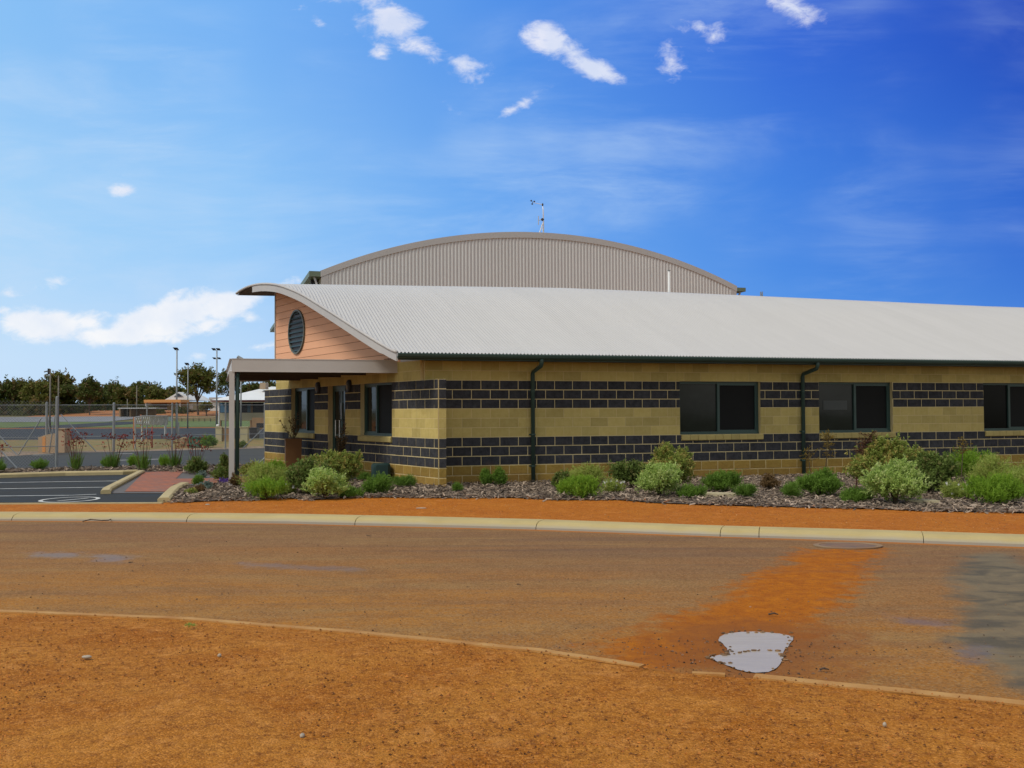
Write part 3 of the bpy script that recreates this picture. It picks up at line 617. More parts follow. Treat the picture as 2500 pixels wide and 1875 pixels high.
# front garden bed
front_px = [(405, 1226), (450, 1228), (500, 1225), (560, 1223), (620, 1223), (660, 1217), (700, 1217), (760, 1222), (830, 1217), (900, 1215), (1000, 1216), (1104, 1217), (1250, 1216), (1370, 1222), (1500, 1221), (1600, 1229), (1700, 1233), (1850, 1237), (2000, 1241), (2120, 1243), (2250, 1249), (2500, 1253), (3000, 1262), (3800, 1275)]
bedf = [gnd(x, y, ZG) for x, y in front_px]
backl = [B(30, .1, ZG), B(-.5, .1, ZG), G(1.2, .12, ZG), G(2.6, .1, ZG)] + g8([(870, 1176), (790, 1187), (700, 1189), (560, 1182), (540, 1183), (452, 1189), (425, 1204)])
bed_poly = [(p[0], p[1]) for p in bedf + backl]
mb = MB(); mb.poly([(p[0], p[1], ZG + .018) for p in bedf + backl]); struct(mb.build('garden_bed', M_soil, fix=False), 'mulched garden bed along the front wall', 'garden bed')
# bark chips
def chips(name, label, N, sampler, z0, smin=.03, smax=.10):
    mb = MB(); V = []; Fc = []; Rn = []
    fcs = [(0, 1, 2, 3), (4, 7, 6, 5), (0, 4, 5, 1), (1, 5, 6, 2), (2, 6, 7, 3), (3, 7, 4, 0)]
    for i in range(N):
        x, y = sampler(); L_ = random.uniform(smin, smax) * .5; w = L_ * random.uniform(.12, .34); h = .004; a = random.uniform(0, 6.3); ti = random.gauss(0, .28); z = z0 + random.random() ** 2 * .055
        dx, dy, dz = math.cos(a) * math.cos(ti), math.sin(a) * math.cos(ti), math.sin(ti); nx, ny, nz = -math.sin(a), math.cos(a), random.gauss(0, .3)
        b0 = len(V)
        for zz in (h, -h):
            for (p, q) in ((-1, -1), (1, -.7), (.9, .8), (-.9, 1)): V.append((x + dx * L_ * p + nx * w * q, y + dy * L_ * p + ny * w * q, z + dz * L_ * p + nz * w * q + zz))
        Fc += [tuple(b0 + k for k in f) for f in fcs]; Rn += [random.random() ** 1.3] * 6
    mb.v = V; mb.f = Fc; mb.r = Rn; mb.k = [0] * len(Fc)
    tag(mb.build(name, M_chip, fix=False), label, 'mulch', None, 'stuff')
def smp_bed():
    while True:
        x = random.uniform(-7.2, 15); y = random.uniform(14, 26)
        if abs(x / y) < .56 and inpoly(x, y + abs(random.gauss(0, .12)), bed_poly): return x, y
chips('mulch', 'grey brown bark chips covering the front garden bed', 34000, smp_bed, ZG + .014, .035, .13)
def smp_back():
    t = random.random(); x = -20 + t * 700; y = np.interp(x, [0, 160, 345, 470, 560, 640, 700], [1157, 1153, 1151, 1158, 1163, 1156, 1148]); y0 = np.interp(x, [0, 330, 640], [1150, 1142, 1134]); p = gnd(x, y0 + (y - y0) * random.random(), ZG); return p[0], p[1]
chips('strip_mulch', 'pale bark chips on the strip behind the car park', 3000, smp_back, ZG + .03, .05, .14)

# ------------------------------------------------------------------ block walls
def courses():
    z = ZG - .4 + .0; out = []
    zs = [(-.125, .075, 2), (.075, .275, 2), (.275, .475, 2), (.475, .675, 0), (.675, .875, 0), (.875, 1.075, 0), (1.075, 1.275, 1), (1.275, 1.475, 1), (1.475, 1.675, 1), (1.675, 1.875, 0), (1.875, 2.075, 0), (2.075, 2.275, 0), (2.275, 2.475, 1), (2.475, 2.675, 1), (2.675, 2.875, 1)]
    return [(a, b, k, i) for i, (a, b, k) in enumerate(zs)]
def blockwall(mb, fr, t0, t1, holes, c0=0, c1=15, mod=BL, face=-1, thick=.19, phase=0, jt=.016, core=True):
    """fr(t, depth, z): depth 0 at the face, growing inwards"""
    for (za, zb, kd, i) in courses()[c0:c1]:
        iv = [(t0, t1)]
        for (h0, h1, ha, hb) in holes:
            if ha < zb - .02 and hb > za + .02:
                nv = []
                for a, b in iv:
                    if h1 <= a or h0 >= b: nv.append((a, b)); continue
                    if h0 > a: nv.append((a, h0))
                    if h1 < b: nv.append((h1, b))
                iv = nv
        for a, b in iv:
            mb.kd = 3 if kd == 0 else 4; mb.fbox(fr, a, b, 0, thick, za, zb, .5)
            ph = ((i + phase) % 2) * .5 * mod
            k0 = math.floor((a - ph) / mod) - 1
            for kk in range(k0, int((b - ph) / mod) + 2):
                x0 = max(a, ph + kk * mod + jt / 2); x1 = min(b, ph + (kk + 1) * mod - jt / 2)
                if x1 - x0 < .03: continue
                if kd == 1: d = .0025; j2 = .006
                else: d = random.uniform(.004, .011); j2 = .009
                mb.kd = kd; r_ = random.random(); zz0, zz1 = za + j2, zb - j2
                if kd == 1:
                    x0 = max(a, ph + kk * mod + .004); x1 = min(b, ph + (kk + 1) * mod - .004); zz0, zz1 = za + .005, zb - .005
                ch = .006 if kd != 1 else .002
                j = lambda: random.uniform(-.003, .003) if kd != 1 else 0
                vs = [fr(x0, 0, zz0), fr(x1, 0, zz0), fr(x1, 0, zz1), fr(x0, 0, zz1), fr(x0 + ch + j(), -d + j(), zz0 + ch), fr(x1 - ch + j(), -d + j(), zz0 + ch), fr(x1 - ch + j(), -d + j(), zz1 - ch), fr(x0 + ch + j(), -d + j(), zz1 - ch)]
                mb.add(vs, [(4, 5, 6, 7), (0, 1, 5, 4), (1, 2, 6, 5), (2, 3, 7, 6), (3, 0, 4, 7)], r_)
    mb.kd = 0
W1 = (T(12.73), T(17.70), 1.075, 2.275); W2 = (T(21.49), T(26.47), 1.075, 2.275); W3 = (T(33.0), T(38.0), 1.075, 2.275); W4 = (T(44.), T(49.), 1.075, 2.275)
club = thing('club_building', 'long low building of cream and charcoal striped blocks with wavy light grey metal roof', 'building', B(0, 0, 0))
LEN = 27.
mb = MB(); blockwall(mb, B, -.585, LEN, [W1, W2, W3, W4], 0, 12)
fwn = MB(); blockwall(mb, B, -.585, LEN, [], 12, 14)
mb.build('front_wall', M_block, club, fix=False)
# gable wall (skewed end): lower screen part runs past the building both ways
WB = (2.35, 4.03, 1.075, 2.275); DR = (4.92, 5.99, -.2, 2.275); WA = (6.9, 8.6, 1.075, 2.275)
mb = MB(); blockwall(mb, G, .24, 10.8, [WB, DR, WA], 0, 12, .4, phase=1)
blockwall(mb, G, 1.0, 9.85, [], 12, 15, .4, phase=1)
# squint end of the projecting wing wall and its inner face
ein = lambda t, dd, z: tuple(np.array(G(.24, 0, 0)) + e * t + n_ * (dd - .004) + ZV * z)
blockwall(mb, ein, .02, .17, [], 0, 12, .4, thick=.02)
mb.build('gable_wall', M_block, club, fix=False)
# closing walls behind
mb = MB(); tg9 = float((np.array(G(9.87, 0, 0)) - P0) @ e) + .06; mb.fbox(B, tg9, LEN, 9.0, 9.2, -.1, 4.9); mb.fbox(B, LEN - .2, LEN, .2, 9.0, -.1, 2.7); mb.fbox(B, -.3, LEN, .19, .24, -.1, 2.7)
mb.build('rear_wall', M_tan, club)
def rounded_sill(mb, fr, t0, t1, z0, z1, proj, nb):
    L = (t1 - t0) / nb
    for i in range(nb):
        a, b = t0 + i * L + .004, t0 + (i + 1) * L - .004; pf = []; r0 = .03
        for k in range(5):
            an = math.pi / 2 * k / 4; pf.append((-proj + r0 - r0 * math.cos(an) * 1, z1 - r0 + r0 * math.sin(an)))
        pf = [(-proj, z0 + .015), (-proj + .015, z0)][:1] + pf + [(.10, z1), (.10, z0), (-proj + .02, z0)]
        vs = [fr(t, d, z) for t in (a, b) for d, z in pf]; m_ = len(pf)
        mb.add(vs, [tuple(range(m_)), tuple(range(2 * m_ - 1, m_ - 1, -1))] + [(j, m_ + j, m_ + (j + 1) % m_, (j + 1) % m_) for j in range(m_)], random.random())
M_sill = pm('yellow sill bricks', (.42, .34, .12), (.37, .29, .10), 5., .85, .3, 60., rv=.12)
def window(fr, w, rec, label, mirror=False, tight=.5, gl=M_glassl, gr=M_screen):
    t0, t1, z0, z1 = w; mb = MB(); f = .05; tm = t0 + (t1 - t0) * tight
    mb.fbox(fr, t0, t1, rec, rec + .07, z1 - f, z1); mb.fbox(fr, t0, t1, rec - .01, rec + .07, z0, z0 + f + .01)
    mb.fbox(fr, t0, t0 + f, rec, rec + .07, z0 + f, z1 - f); mb.fbox(fr, t1 - f, t1, rec, rec + .07, z0 + f, z1 - f)
    mb.fbox(fr, tm - .03, tm + .03, rec + .01, rec + .06, z0 + f, z1 - f)
    # sliding sash rails
    a, b = (tm + .03, t1 - f) if not mirror else (t0 + f, tm - .03)
    mb.fbox(fr, a, b, rec + .012, rec + .05, z1 - f - .035, z1 - f); mb.fbox(fr, a, b, rec + .012, rec + .05, z0 + f + .01, z0 + f + .045)
    mb.fbox(fr, b - .03 if not mirror else a, b if not mirror else a + .03, rec + .012, rec + .05, z0 + f + .045, z1 - f - .035)
    o = mb.build('window', M_greenw, club); 
    if label: o['label'] = label
    mb = MB(); mb.fbox(fr, t0 + f, tm - .03, rec + .055, rec + .062, z0 + f, z1 - f); mb.build('pane', gl, o)
    mb = MB(); mb.fbox(fr, tm + .03, t1 - f, rec + .045, rec + .052, z0 + f, z1 - f); mb.build('pane', gr, o)
    mb = MB(); rounded_sill(mb, fr, t0 + .02 if fr is B else t0 - .03, t1 + .05, z0 - .135, z0 - .003, .05, 10); mb.build('sill', M_sill, o)
    return o
window(B, W1, .09, 'wide two pane window left of the second downpipe'); window(B, W2, .09, 'two pane window with a pale reflection patch painted in its left pane', tight=.52)
w2p = [c for c in club.children if c.name.startswith('window')][-1]; mb = MB(); mb.fbox(B, T(22.0), T(23.6), .135, .140, 1.62, 1.84); mb.build('painted_reflection', pm('pale reflection paint', (.050, .062, .060), (.042, .052, .050), 2., .5), w2p)  # thin pale panel added to imitate the reflection in the left pane
window(B, W3, .09, 'black two pane window at the right edge', gl=M_glassd, tight=.43); window(B, W4, .09, None)
window(G, WB, .1, 'shaded two pane window right of the entrance door', tight=.62, gl=M_screen, gr=M_glassl); window(G, WA, .1, 'shaded two pane window left of the entrance door', tight=.5, gl=M_screen, gr=M_glassl)
# glazed entrance door
mb = MB(); t0, t1 = DR[0], DR[1]; zt = DR[3]; tm = (t0 + t1) / 2; f = .055; dd = .12
mb.fbox(G, t0, t1, dd, dd + .07, zt - .07, zt); mb.fbox(G, t0, t0 + f, dd, dd + .07, ZG, zt - .07); mb.fbox(G, t1 - f, t1, dd, dd + .07, ZG, zt - .07)
for a, b in ((t0 + f, tm - .004), (tm + .004, t1 - f)):
    mb.fbox(G, a, a + .05, dd + .01, dd + .05, ZG + .02, zt - .07); mb.fbox(G, b - .05, b, dd + .01, dd + .05, ZG + .02, zt - .07)
    mb.fbox(G, a + .05, b - .05, dd + .01, dd + .05, zt - .14, zt - .07); mb.fbox(G, a + .05, b - .05, dd + .01, dd + .05, ZG + .02, ZG + .16); mb.fbox(G, a + .05, b - .05, dd + .01, dd + .05, 1.02, 1.07)
door = mb.build('door', M_greenw, club); door['label'] = 'dark green glazed double entrance door'
for a, b in ((t0 + f + .05, tm - .054), (tm + .054, t1 - f - .05)):
    mb = MB(); mb.fbox(G, a, b, dd + .025, dd + .032, ZG + .16, zt - .14); mb.build('pane', M_glassl, door)
mb = MB(); h0 = tm + .05
mb.tube([G(tm + .16, dd, 1.0), G(tm + .16, dd - .08, 1.0), G(tm + .16, dd - .08, 1.42), G(tm + .16, dd, 1.42)], .013, 8); mb.tube([G(tm - .09, dd, 1.0), G(tm - .09, dd - .08, 1.0), G(tm - .09, dd - .08, 1.42), G(tm - .09, dd, 1.42)], .013, 8)
mb.build('handle', M_bright, door)
mb = MB(); mb.fbox(G, tm - .03, tm - .01, dd - .012, dd + .01, 1.45, 1.85); mb.build('lock_strip', M_bright, door)

# ------------------------------------------------------------------ wavy roof
PROF = [(-.62, 2.80), (-.3, 2.885), (.27, 3.07), (1.09, 3.35), (1.96, 3.66), (2.91, 3.99), (3.92, 4.34), (4.57, 4.55), (5.49, 4.79), (6.09, 4.93), (6.97, 5.06), (7.6, 5.12), (8.2, 5.15), (8.7, 5.145), (9.04, 5.125), (9.5, 5.06)]
PQ = [p[0] for p in PROF]; PZ = [p[1] for p in PROF]
qs = np.linspace(-.62, 9.5, 46)
from math import sin
def smooth_prof(q):   # mild smoothing of the surveyed profile
    return float(np.mean([np.interp(min(max(q + k * .12, -.62 - .0), 9.5), PQ, PZ) for k in (-3, -2, -1, 0, 1, 2, 3)]) if -.2 < q < 9.1 else np.interp(q, PQ, PZ))
def lift(t, q): return float(np.interp(t, [-3.5, 5, 10, 16, 20], [0, .16, .13, .07, .03])) * min(max((q - 2) / 5, 0), 1)
# rake line: plane parallel to the gable, .8 m outside it
A0 = Cg + .8 * o_
def rake_t(q, off=.8):
    A = Cg + off * o_; rhs = (A - P0 - n_ * q) @ o_; return float(rhs / (e @ o_))
mb = MB(); pitch = .076; ncol = int((LEN + 5) / (pitch / 6)); tg = -4.6 + np.arange(ncol) * pitch / 6
V = []; F = []
rows = []
for j, q in enumerate(qs):
    tr = rake_t(q); z0 = smooth_prof(q); row = []
    for i, t in enumerate(tg):
        tt = max(t, tr); row.append((tt, q, z0 + lift(tt, q) + .016 * math.sin(2 * math.pi * tt / pitch)))
    rows.append(row)
for i in range(ncol):
    for j in range(len(qs)): V.append(B(*rows[j][i]))
nq = len(qs)
for i in range(ncol - 1):
    for j in range(nq - 1):
        if tg[i + 1] <= rake_t(qs[j]) and tg[i + 1] <= rake_t(qs[j + 1]): continue
        F.append((i * nq + j, (i + 1) * nq + j, (i + 1) * nq + j + 1, i * nq + j + 1))
mb.add(V, F)
for q in (.3, 1.3, 2.4, 3.5, 4.7, 5.9):
    t = rake_t(q) + .1
    while t < 20:
        tt = (round(t / pitch - .25) + .25) * pitch; p = B(tt, q, smooth_prof(q) + lift(tt, q) + .014); mb.box(p[0] - .008, p[0] + .008, p[1] - .008, p[1] + .008, p[2] - .004, p[2] + .005); t += pitch * 3
roof = mb.build('roof', M_roofs, club, smooth=True, fix=False)
bm = bmesh.new(); bm.from_mesh(roof.data); bmesh.ops.delete(bm, geom=[v for v in bm.verts if not v.link_faces], context='VERTS'); bm.to_mesh(roof.data); bm.free()
# underside lining
mb = MB(); V = []; F = []; ts = [None] + list(np.linspace(-2.5, LEN, 30))
for i in range(31):
    for q in qs:
        t = rake_t(q, .76) if i == 0 else max(ts[i], rake_t(q, .76)); V.append(B(t, q, smooth_prof(q) + lift(t, q) - .035))
for i in range(30):
    for j in range(nq - 1): F.append((i * nq + j, i * nq + j + 1, (i + 1) * nq + j + 1, (i + 1) * nq + j))
mb.add(V, F); mb.build('roof_lining', M_roofu, roof, fix=False)
# rake fascia and rolled capping
qf = [q for q in np.linspace(-.62, 8.05, 60)]; mb = MB(); V = []; F = []
for q in qf:
    z = smooth_prof(q) + .0
    dz = .19 if q > 0 else .17
    for off, zz in ((.80, z - .01), (.80, z - dz), (.765, z - dz), (.765, z - .01)): t = rake_t(q, off); V.append(B(t, q, zz))
for i in range(len(qf) - 1):
    for j in range(4): k = (j + 1) % 4; F.append((4 * i + j, 4 * i + k, 4 * i + 4 + k, 4 * i + 4 + j))
F += [(0, 1, 2, 3), tuple(4 * (len(qf) - 1) + k for k in (3, 2, 1, 0))]
mb.add(V, F); fs = mb.build('rake_fascia', M_trim, club)
mb = MB(); mb.tube([B(rake_t(q, .79), q, smooth_prof(q) + .006) for q in np.linspace(-.62, 9.45, 60)], .035, 8); mb.build('capping', M_trim, fs, smooth=True)
# eave: gutter, fascia, soffit
def qrow(q): return rake_t(q, .8)
mb = MB(); ts = [rake_t(-.68, .80), LEN]
gp = [(-.60, 2.765), (-.60, 2.715), (-.62, 2.695), (-.66, 2.685), (-.70, 2.695), (-.73, 2.725), (-.74, 2.765), (-.735, 2.785), (-.72, 2.78), (-.72, 2.735), (-.66, 2.71), (-.615, 2.73), (-.612, 2.765)]
V = [B(t, q, z) for t in ts for q, z in gp]; m_ = len(gp); mb.add(V, [tuple(range(m_)), tuple(range(2 * m_ - 1, m_ - 1, -1))] + [(j, j + 1, m_ + j + 1, m_ + j) for j in range(m_ - 1)] + [(m_ - 1, 0, m_, 2 * m_ - 1)])
gut = mb.build('gutter', M_green, club, smooth=False)
mb = MB(); mb.fbox(B, rake_t(-.59, .76), LEN, -.598, -.57, 2.655, 2.775); mb.build('fascia', M_green, club)
mb = MB(); V = [B(rake_t(-.57, .76), -.57, 2.69), B(LEN, -.57, 2.69), B(LEN, .02, 2.69), B(rake_t(.02, .76), .02, 2.69), B(rake_t(-.57, .76), -.57, 2.70), B(LEN, -.57, 2.70), B(LEN, .02, 2.70), B(rake_t(.02, .76), .02, 2.70)]
mb.add(V, [(0, 1, 2, 3), (7, 6, 5, 4), (0, 1, 5, 4), (2, 3, 7, 6)]); mb.build('soffit', M_soff, club)
for tt in (T(4.25), T(20.35)):
    mb = MB(); mb.tube([B(tt, -.66, 2.74), B(tt, -.66, 2.63), B(tt, -.62, 2.56), B(tt, -.10, 2.46), B(tt, -.06, 2.40), B(tt, -.06, ZG - .03)], .045, 12)
    d_ = mb.build('downpipe', M_green, club, smooth=True)
    for zc in (2.05, 1.12, .45):
        mb = MB(); mb.tube([B(tt - .0, -.06, zc - .015), B(tt, -.06, zc + .015)], .05, 12); mb.fbox(B, tt - .075, tt + .075, -.02, -.008, zc - .015, zc + .015); mb.build('bracket', M_green, d_)
# orange cladding of the gable in shadow-line boards (in the gable plane)
def prof_r(r):     # roof underside height above the gable plane at distance r
    p = Cg + g_ * r; q = float((p - P0) @ n_); return smooth_prof(q) - .03
mb = MB(); zc = 2.70; hb = .192; i = 0
rs = np.linspace(.35, 9.87, 120); M_clad_u = M_clad
while zc < 5.15:
    z1 = zc + hb - .010; rnv = random.random(); seg = [r for r in rs if prof_r(r) > zc + .005]
    if seg:
        r0 = seg[0]; V = []
        pts = [(r, min(z1, prof_r(r))) for r in seg]
        for (r, zt) in pts:
            V += [G(r, -.004, zc), G(r, -.004, zt), G(r, .02, zt), G(r, .02, zc)]
        V = [v for v in V]; F = []
        for a in range(len(pts) - 1):
            for j in range(4): k = (j + 1) % 4; F.append((4 * a + j, 4 * a + k, 4 * a + 4 + k, 4 * a + 4 + j))
        F += [(0, 1, 2, 3), tuple(4 * (len(pts) - 1) + k for k in (3, 2, 1, 0))]; mb.add(V, F, rnv)
    zc += hb
cl = mb.build('cladding', M_clad, club)
mb = MB(); V = []; F = []
for r in rs: V += [G(r, .021, 2.69), G(r, .021, max(2.69, prof_r(r))), G(r, .06, 2.69), G(r, .06, max(2.69, prof_r(r)))]
for a in range(len(rs) - 1): F += [(4 * a, 4 * a + 1, 4 * a + 5, 4 * a + 4), (4 * a + 2, 4 * a + 6, 4 * a + 7, 4 * a + 3)]
mb.add(V, F); mb.build('cladding_backing', pm('shadow joint', (.16, .085, .05), (.14, .075, .045), 2., .9), club, fix=False)
mb = MB(); mb.fbox(G, 9.85, 9.90, -.03, .07, 2.6, 5.02); mb.build('corner_trim', M_trim, club)
mb = MB(); mb.fbox(G, .35, 1.9, -.016, -.005, 2.69, 2.80); mb.build('flashing', M_trim, club)
# round louvred vent
rc, zc, rad = px_r(725.6), 3.79, .60
mb = MB(); N_ = 40; V = []
for i in range(N_):
    a = 2 * math.pi * i / N_
    for rr_, d in ((rad, -.005), (rad, -.05), (rad - .045, -.05), (rad - .045, -.005)): V.append(G(rc + rr_ * math.cos(a), d, zc + rr_ * math.sin(a)))
F = [(4 * i + j, 4 * i + (j + 1) % 4, 4 * ((i + 1) % N_) + (j + 1) % 4, 4 * ((i + 1) % N_) + j) for i in range(N_) for j in range(4)]
mb.add(V, F); vt = mb.build('vent', pm('grey green vent rim', (.13, .14, .11), (.10, .11, .09), 2., .5), club); vt['label'] = 'round dark green louvred vent in the orange gable'
mb = MB(); mb.add([G(rc + (rad - .04) * math.cos(2 * math.pi * i / N_), -.006, zc + (rad - .04) * math.sin(2 * math.pi * i / N_)) for i in range(N_)], [tuple(range(N_))]); mb.build('backing', M_dark, vt, fix=False)
mb = MB()
for k in range(9):
    z = zc - rad + .09 + k * .125; 
    h = abs(z + .02 - zc)
    if h > rad - .06: continue
    w = math.sqrt((rad - .05) ** 2 - h * h) - .005
    V = [G(rc - w, -.042, z - .02), G(rc + w, -.042, z - .02), G(rc + w, -.012, z + .030), G(rc - w, -.012, z + .030), G(rc - w, -.050, z - .02), G(rc + w, -.050, z - .02), G(rc + w, -.020, z + .030), G(rc - w, -.020, z + .030)]
    mb.add(V, [(0, 1, 2, 3), (7, 6, 5, 4), (0, 4, 5, 1), (2, 6, 7, 3), (0, 3, 7, 4), (1, 5, 6, 2)])
mb.build('louvre', pm('dark louvre paint', (.022, .040, .034), (.016, .030, .026), 2., .45), vt)
# wall lamps
for (x, yy) in ((779, 947), (855, 943)):
    r0 = px_r(x); s_ = 137.2 - .0887 * (1250 - x); zl = 1.6 + (1008 - yy) / s_
    mb = MB(); V = []; N2 = 20
    for (rx, rz, d) in ((.10, .155, 0), (.10, .155, -.05), (.085, .14, -.075), (.06, .11, -.078)):
        for i in range(N2): a = 2 * math.pi * i / N2; V.append(G(r0 + rx * math.cos(a), d - .002, zl + rz * math.sin(a)))
    F = [(k * N2 + i, k * N2 + (i + 1) % N2, (k + 1) * N2 + (i + 1) % N2, (k + 1) * N2 + i) for k in range(3) for i in range(N2)] + [tuple(range(3 * N2, 4 * N2))]
    mb.add(V, F); lp = mb.build('wall_lamp', M_dark, club); mb = MB()
    c0 = G(r0, -.08, zl); mb.blob(c0, .035, .035, .085, 12, 8, 0); mb.build('lamp_glass', pm('frosted lamp glass', (.30, .29, .26), (.26, .25, .22), 3., .3), lp, smooth=True)
# canopy over the entrance (parallel to the front wall)
KO = np.array([-5.80, 20.35, 0])                 # front left corner
def K(a, b, z): return tuple(KO + e * a + n_ * b + ZV * z)
cano = thing('dummy', 'x', 'x'); bpy.data.objects.remove(cano)
mb = MB(); ZT, ZB_ = 2.725, 2.475
def ibeam(mb, fr, a0, a1, b, along=True):      # channel section with flanges
    if along:
        mb.fbox(fr, a0, a1, b - .005, b + .006, ZB_, ZT); mb.fbox(fr, a0, a1, b - .012, b + .07, ZT, ZT + .014); mb.fbox(fr, a0, a1, b - .012, b + .07, ZB_ - .014, ZB_)
    else:
        f2 = lambda p, q, z: fr(q, p, z); mb.fbox(f2, a0, a1, b - .006, b + .006, ZB_, ZT); mb.fbox(f2, a0, a1, b - .05, b + .05, ZT, ZT + .014); mb.fbox(f2, a0, a1, b - .05, b + .05, ZB_ - .014, ZB_)
ibeam(mb, K, 0, 3.48, 0)
bm1 = mb.build('canopy', M_beam, club); bm1['label'] = 'flat steel canopy over the entrance'
mb = MB(); ibeam(mb, K, .072, 6.4, .0 + .0, False); mb.build('side_beam', M_beam, bm1)
mb = MB(); ibeam(mb, K, 0, 1.1, 6.45); mb.build('rear_beam', M_beam, bm1)
mb = MB()
def gable_a(b):   # where the canopy meets the gable wall
    A = Cg + .03 * o_; return float(((A - KO - n_ * b) @ o_) / (e @ o_))
V = [K(.06, .08, 2.52), K(gable_a(.08), .08, 2.52), K(gable_a(6.4), 6.4, 2.52), K(.06, 6.4, 2.52)]; V += [(v[0], v[1], 2.70) for v in V]
mb.add(V, [(0, 1, 2, 3), (7, 6, 5, 4), (0, 1, 5, 4), (1, 2, 6, 5), (2, 3, 7, 6), (3, 0, 4, 7)]); mb.build('canopy_ceiling', M_soff, bm1)
mb = MB()
for b in (1.4, 2.8, 4.2, 5.4): mb = MB(); mb.fbox(K, .1, gable_a(b) - .05, b - .03, b + .03, 2.46, 2.519); mb.build('batten', M_soff, bm1)
mb = MB(); mb.fbox(K, -.055, .05, .0, .10, ZG - .05, ZB_ - .015); mb.build('post', M_beam, bm1); 
mb = MB(); mb.tube([K(.13, .30, 2.50), K(.13, .22, 2.42), K(.11, .08, 2.36), K(.11, .06, 2.30), K(.11, .06, ZG)], .042, 10); mb.build('post_downpipe', M_green, bm1, smooth=True)
pr_ = at(567, 1000, 26.6); mb = MB(); mb.box(pr_[0] - .05, pr_[0] + .05, pr_[1] - .05, pr_[1] + .05, 0, 2.46); mb.build('post', M_beam, bm1)
# small bird-like spotlight on the canopy
p = at(586, 877, 22.); sp_ = thing('spotlight', 'small tilted grey floodlight poking above the canopy edge', 'spotlight', p)
mb = MB(); mb.tube([(p[0], p[1], 2.735), p], .012, 6); mb.build('stalk', M_steel, sp_); mb = MB(); mb.bar((p[0] + .05, p[1], p[2] - .01), (p[0] - .06, p[1], p[2] + .05), .06); mb.build('lamp_head', M_steel, sp_)

# flue pipe standing behind the ridge
p = at(1633, 661, 31.5); fl_ = thing('flue_pipe', 'slender white flue pipe rising behind the wavy roof ridge', 'pipe', (p[0], p[1], 4.5))
mb = MB(); mb.tube([(p[0] + .0, p[1], 4.3), (p[0], p[1], p[2])], .032, 10); mb.build('pipe', M_white, fl_, smooth=True); mb = MB(); mb.tube([(p[0] - .0, p[1], p[2]), (p[0], p[1], p[2] + .02)], .05, 10); mb.build('cap', M_steel, fl_)

# ------------------------------------------------------------------ sports hall behind
HO = np.array([-9.7, 50., 0.]); 
def Hh(a, b, z): return tuple(HO + e * a + n_ * b + ZV * z)
HW = 23.75; ZE = 8.85; SAG = 2.52; Rr = ((HW / 2) ** 2 + SAG ** 2) / (2 * SAG)
def arc(a): return ZE + SAG - Rr + math.sqrt(max(Rr ** 2 - (a - HW / 2) ** 2, 0))
hall = thing('sports_hall', 'tall grey ribbed metal hall with curved roof behind the long building', 'building', Hh(0, 0, 0))
mb = MB(); a = 0.35; V = []; xs_ = []
pit = .19
while a < HW - .35:
    xs_ += [(a, 0), (a + .035, -.035), (a + .085, -.035), (a + .12, 0)]; a += pit
V = []; F = []
for (a, d) in xs_: V += [Hh(a, d, 0), Hh(a, d, arc(a) - .15)]
for i in range(len(xs_) - 1): F.append((2 * i, 2 * i + 2, 2 * i + 3, 2 * i + 1))
mb.add(V, F); mb.build('end_wall', M_hall, hall, fix=False)
mb = MB(); V = []; F = []; aa = np.linspace(-.05, HW + .05, 60)
for a in aa:
    for d, z in ((-.06, arc(a) + .02), (-.06, arc(a) - .30), (.0, arc(a) - .30), (.0, arc(a) + .02)): V.append(Hh(a, d, z))
for i in range(len(aa) - 1):
    for j in range(4): k = (j + 1) % 4; F.append((4 * i + j, 4 * i + k, 4 * i + 4 + k, 4 * i + 4 + j))
F += [(0, 1, 2, 3), tuple(4 * (len(aa) - 1) + k for k in (3, 2, 1, 0))]; mb.add(V, F); mb.build('verge_trim', M_halltrim, hall)
for xa in (-.02, HW - .36): mb = MB(); mb.fbox(Hh, xa, xa + .38, -.045, .0, 0, ZE - .1); mb.build('corner_trim', M_halltrim, hall)
mb = MB(); V = []; F = []
for a in aa: V += [Hh(a, -.02, arc(a) + .03), Hh(a, 36, arc(a) + .03), Hh(a, -.02, arc(a) - .04), Hh(a, 36, arc(a) - .04)]
for i in range(len(aa) - 1): F += [(4 * i, 4 * i + 1, 4 * i + 5, 4 * i + 4), (4 * i + 2, 4 * i + 6, 4 * i + 7, 4 * i + 3), (4 * i, 4 * i + 4, 4 * i + 6, 4 * i + 2)]
mb.add(V, F); mb.build('roof', M_roof, hall, fix=False)
mb = MB()
for a0 in (0, HW - .2): mb.fbox(Hh, a0 + .02, a0 + .18, .3, 36, 0, ZE - .25)
mb.fbox(Hh, 0.2, HW - .2, 35.7, 35.9, 0, ZE); mb.build('side_wall', M_hall, hall)
for sgn, a0 in ((-1, 0.), (1, HW)):
    mb = MB(); x0, x1 = sorted((a0 + sgn * .05, a0 + sgn * .62)); mb.fbox(Hh, x0, x1, -.05, 36, ZE - .30, ZE - .03 if sgn < 0 else ZE - .08); mb.build('eave_gutter', M_ggut, hall)
    mb = MB(); mb.tube([Hh(a0 + sgn * .35, .12, ZE - .3), Hh(a0 + sgn * .12, .12, ZE - 1.0), Hh(a0 + sgn * .12, .12, 0)], .06, 8); mb.build('downpipe', M_trim, hall, smooth=True)
for k in range(6): mb = MB(); mb.fbox(Hh, -.42, -.02, 1.2 + k * 6, 1.36 + k * 6, ZE - 1.1, ZE - .3); mb.build('bracket', M_dark, hall)
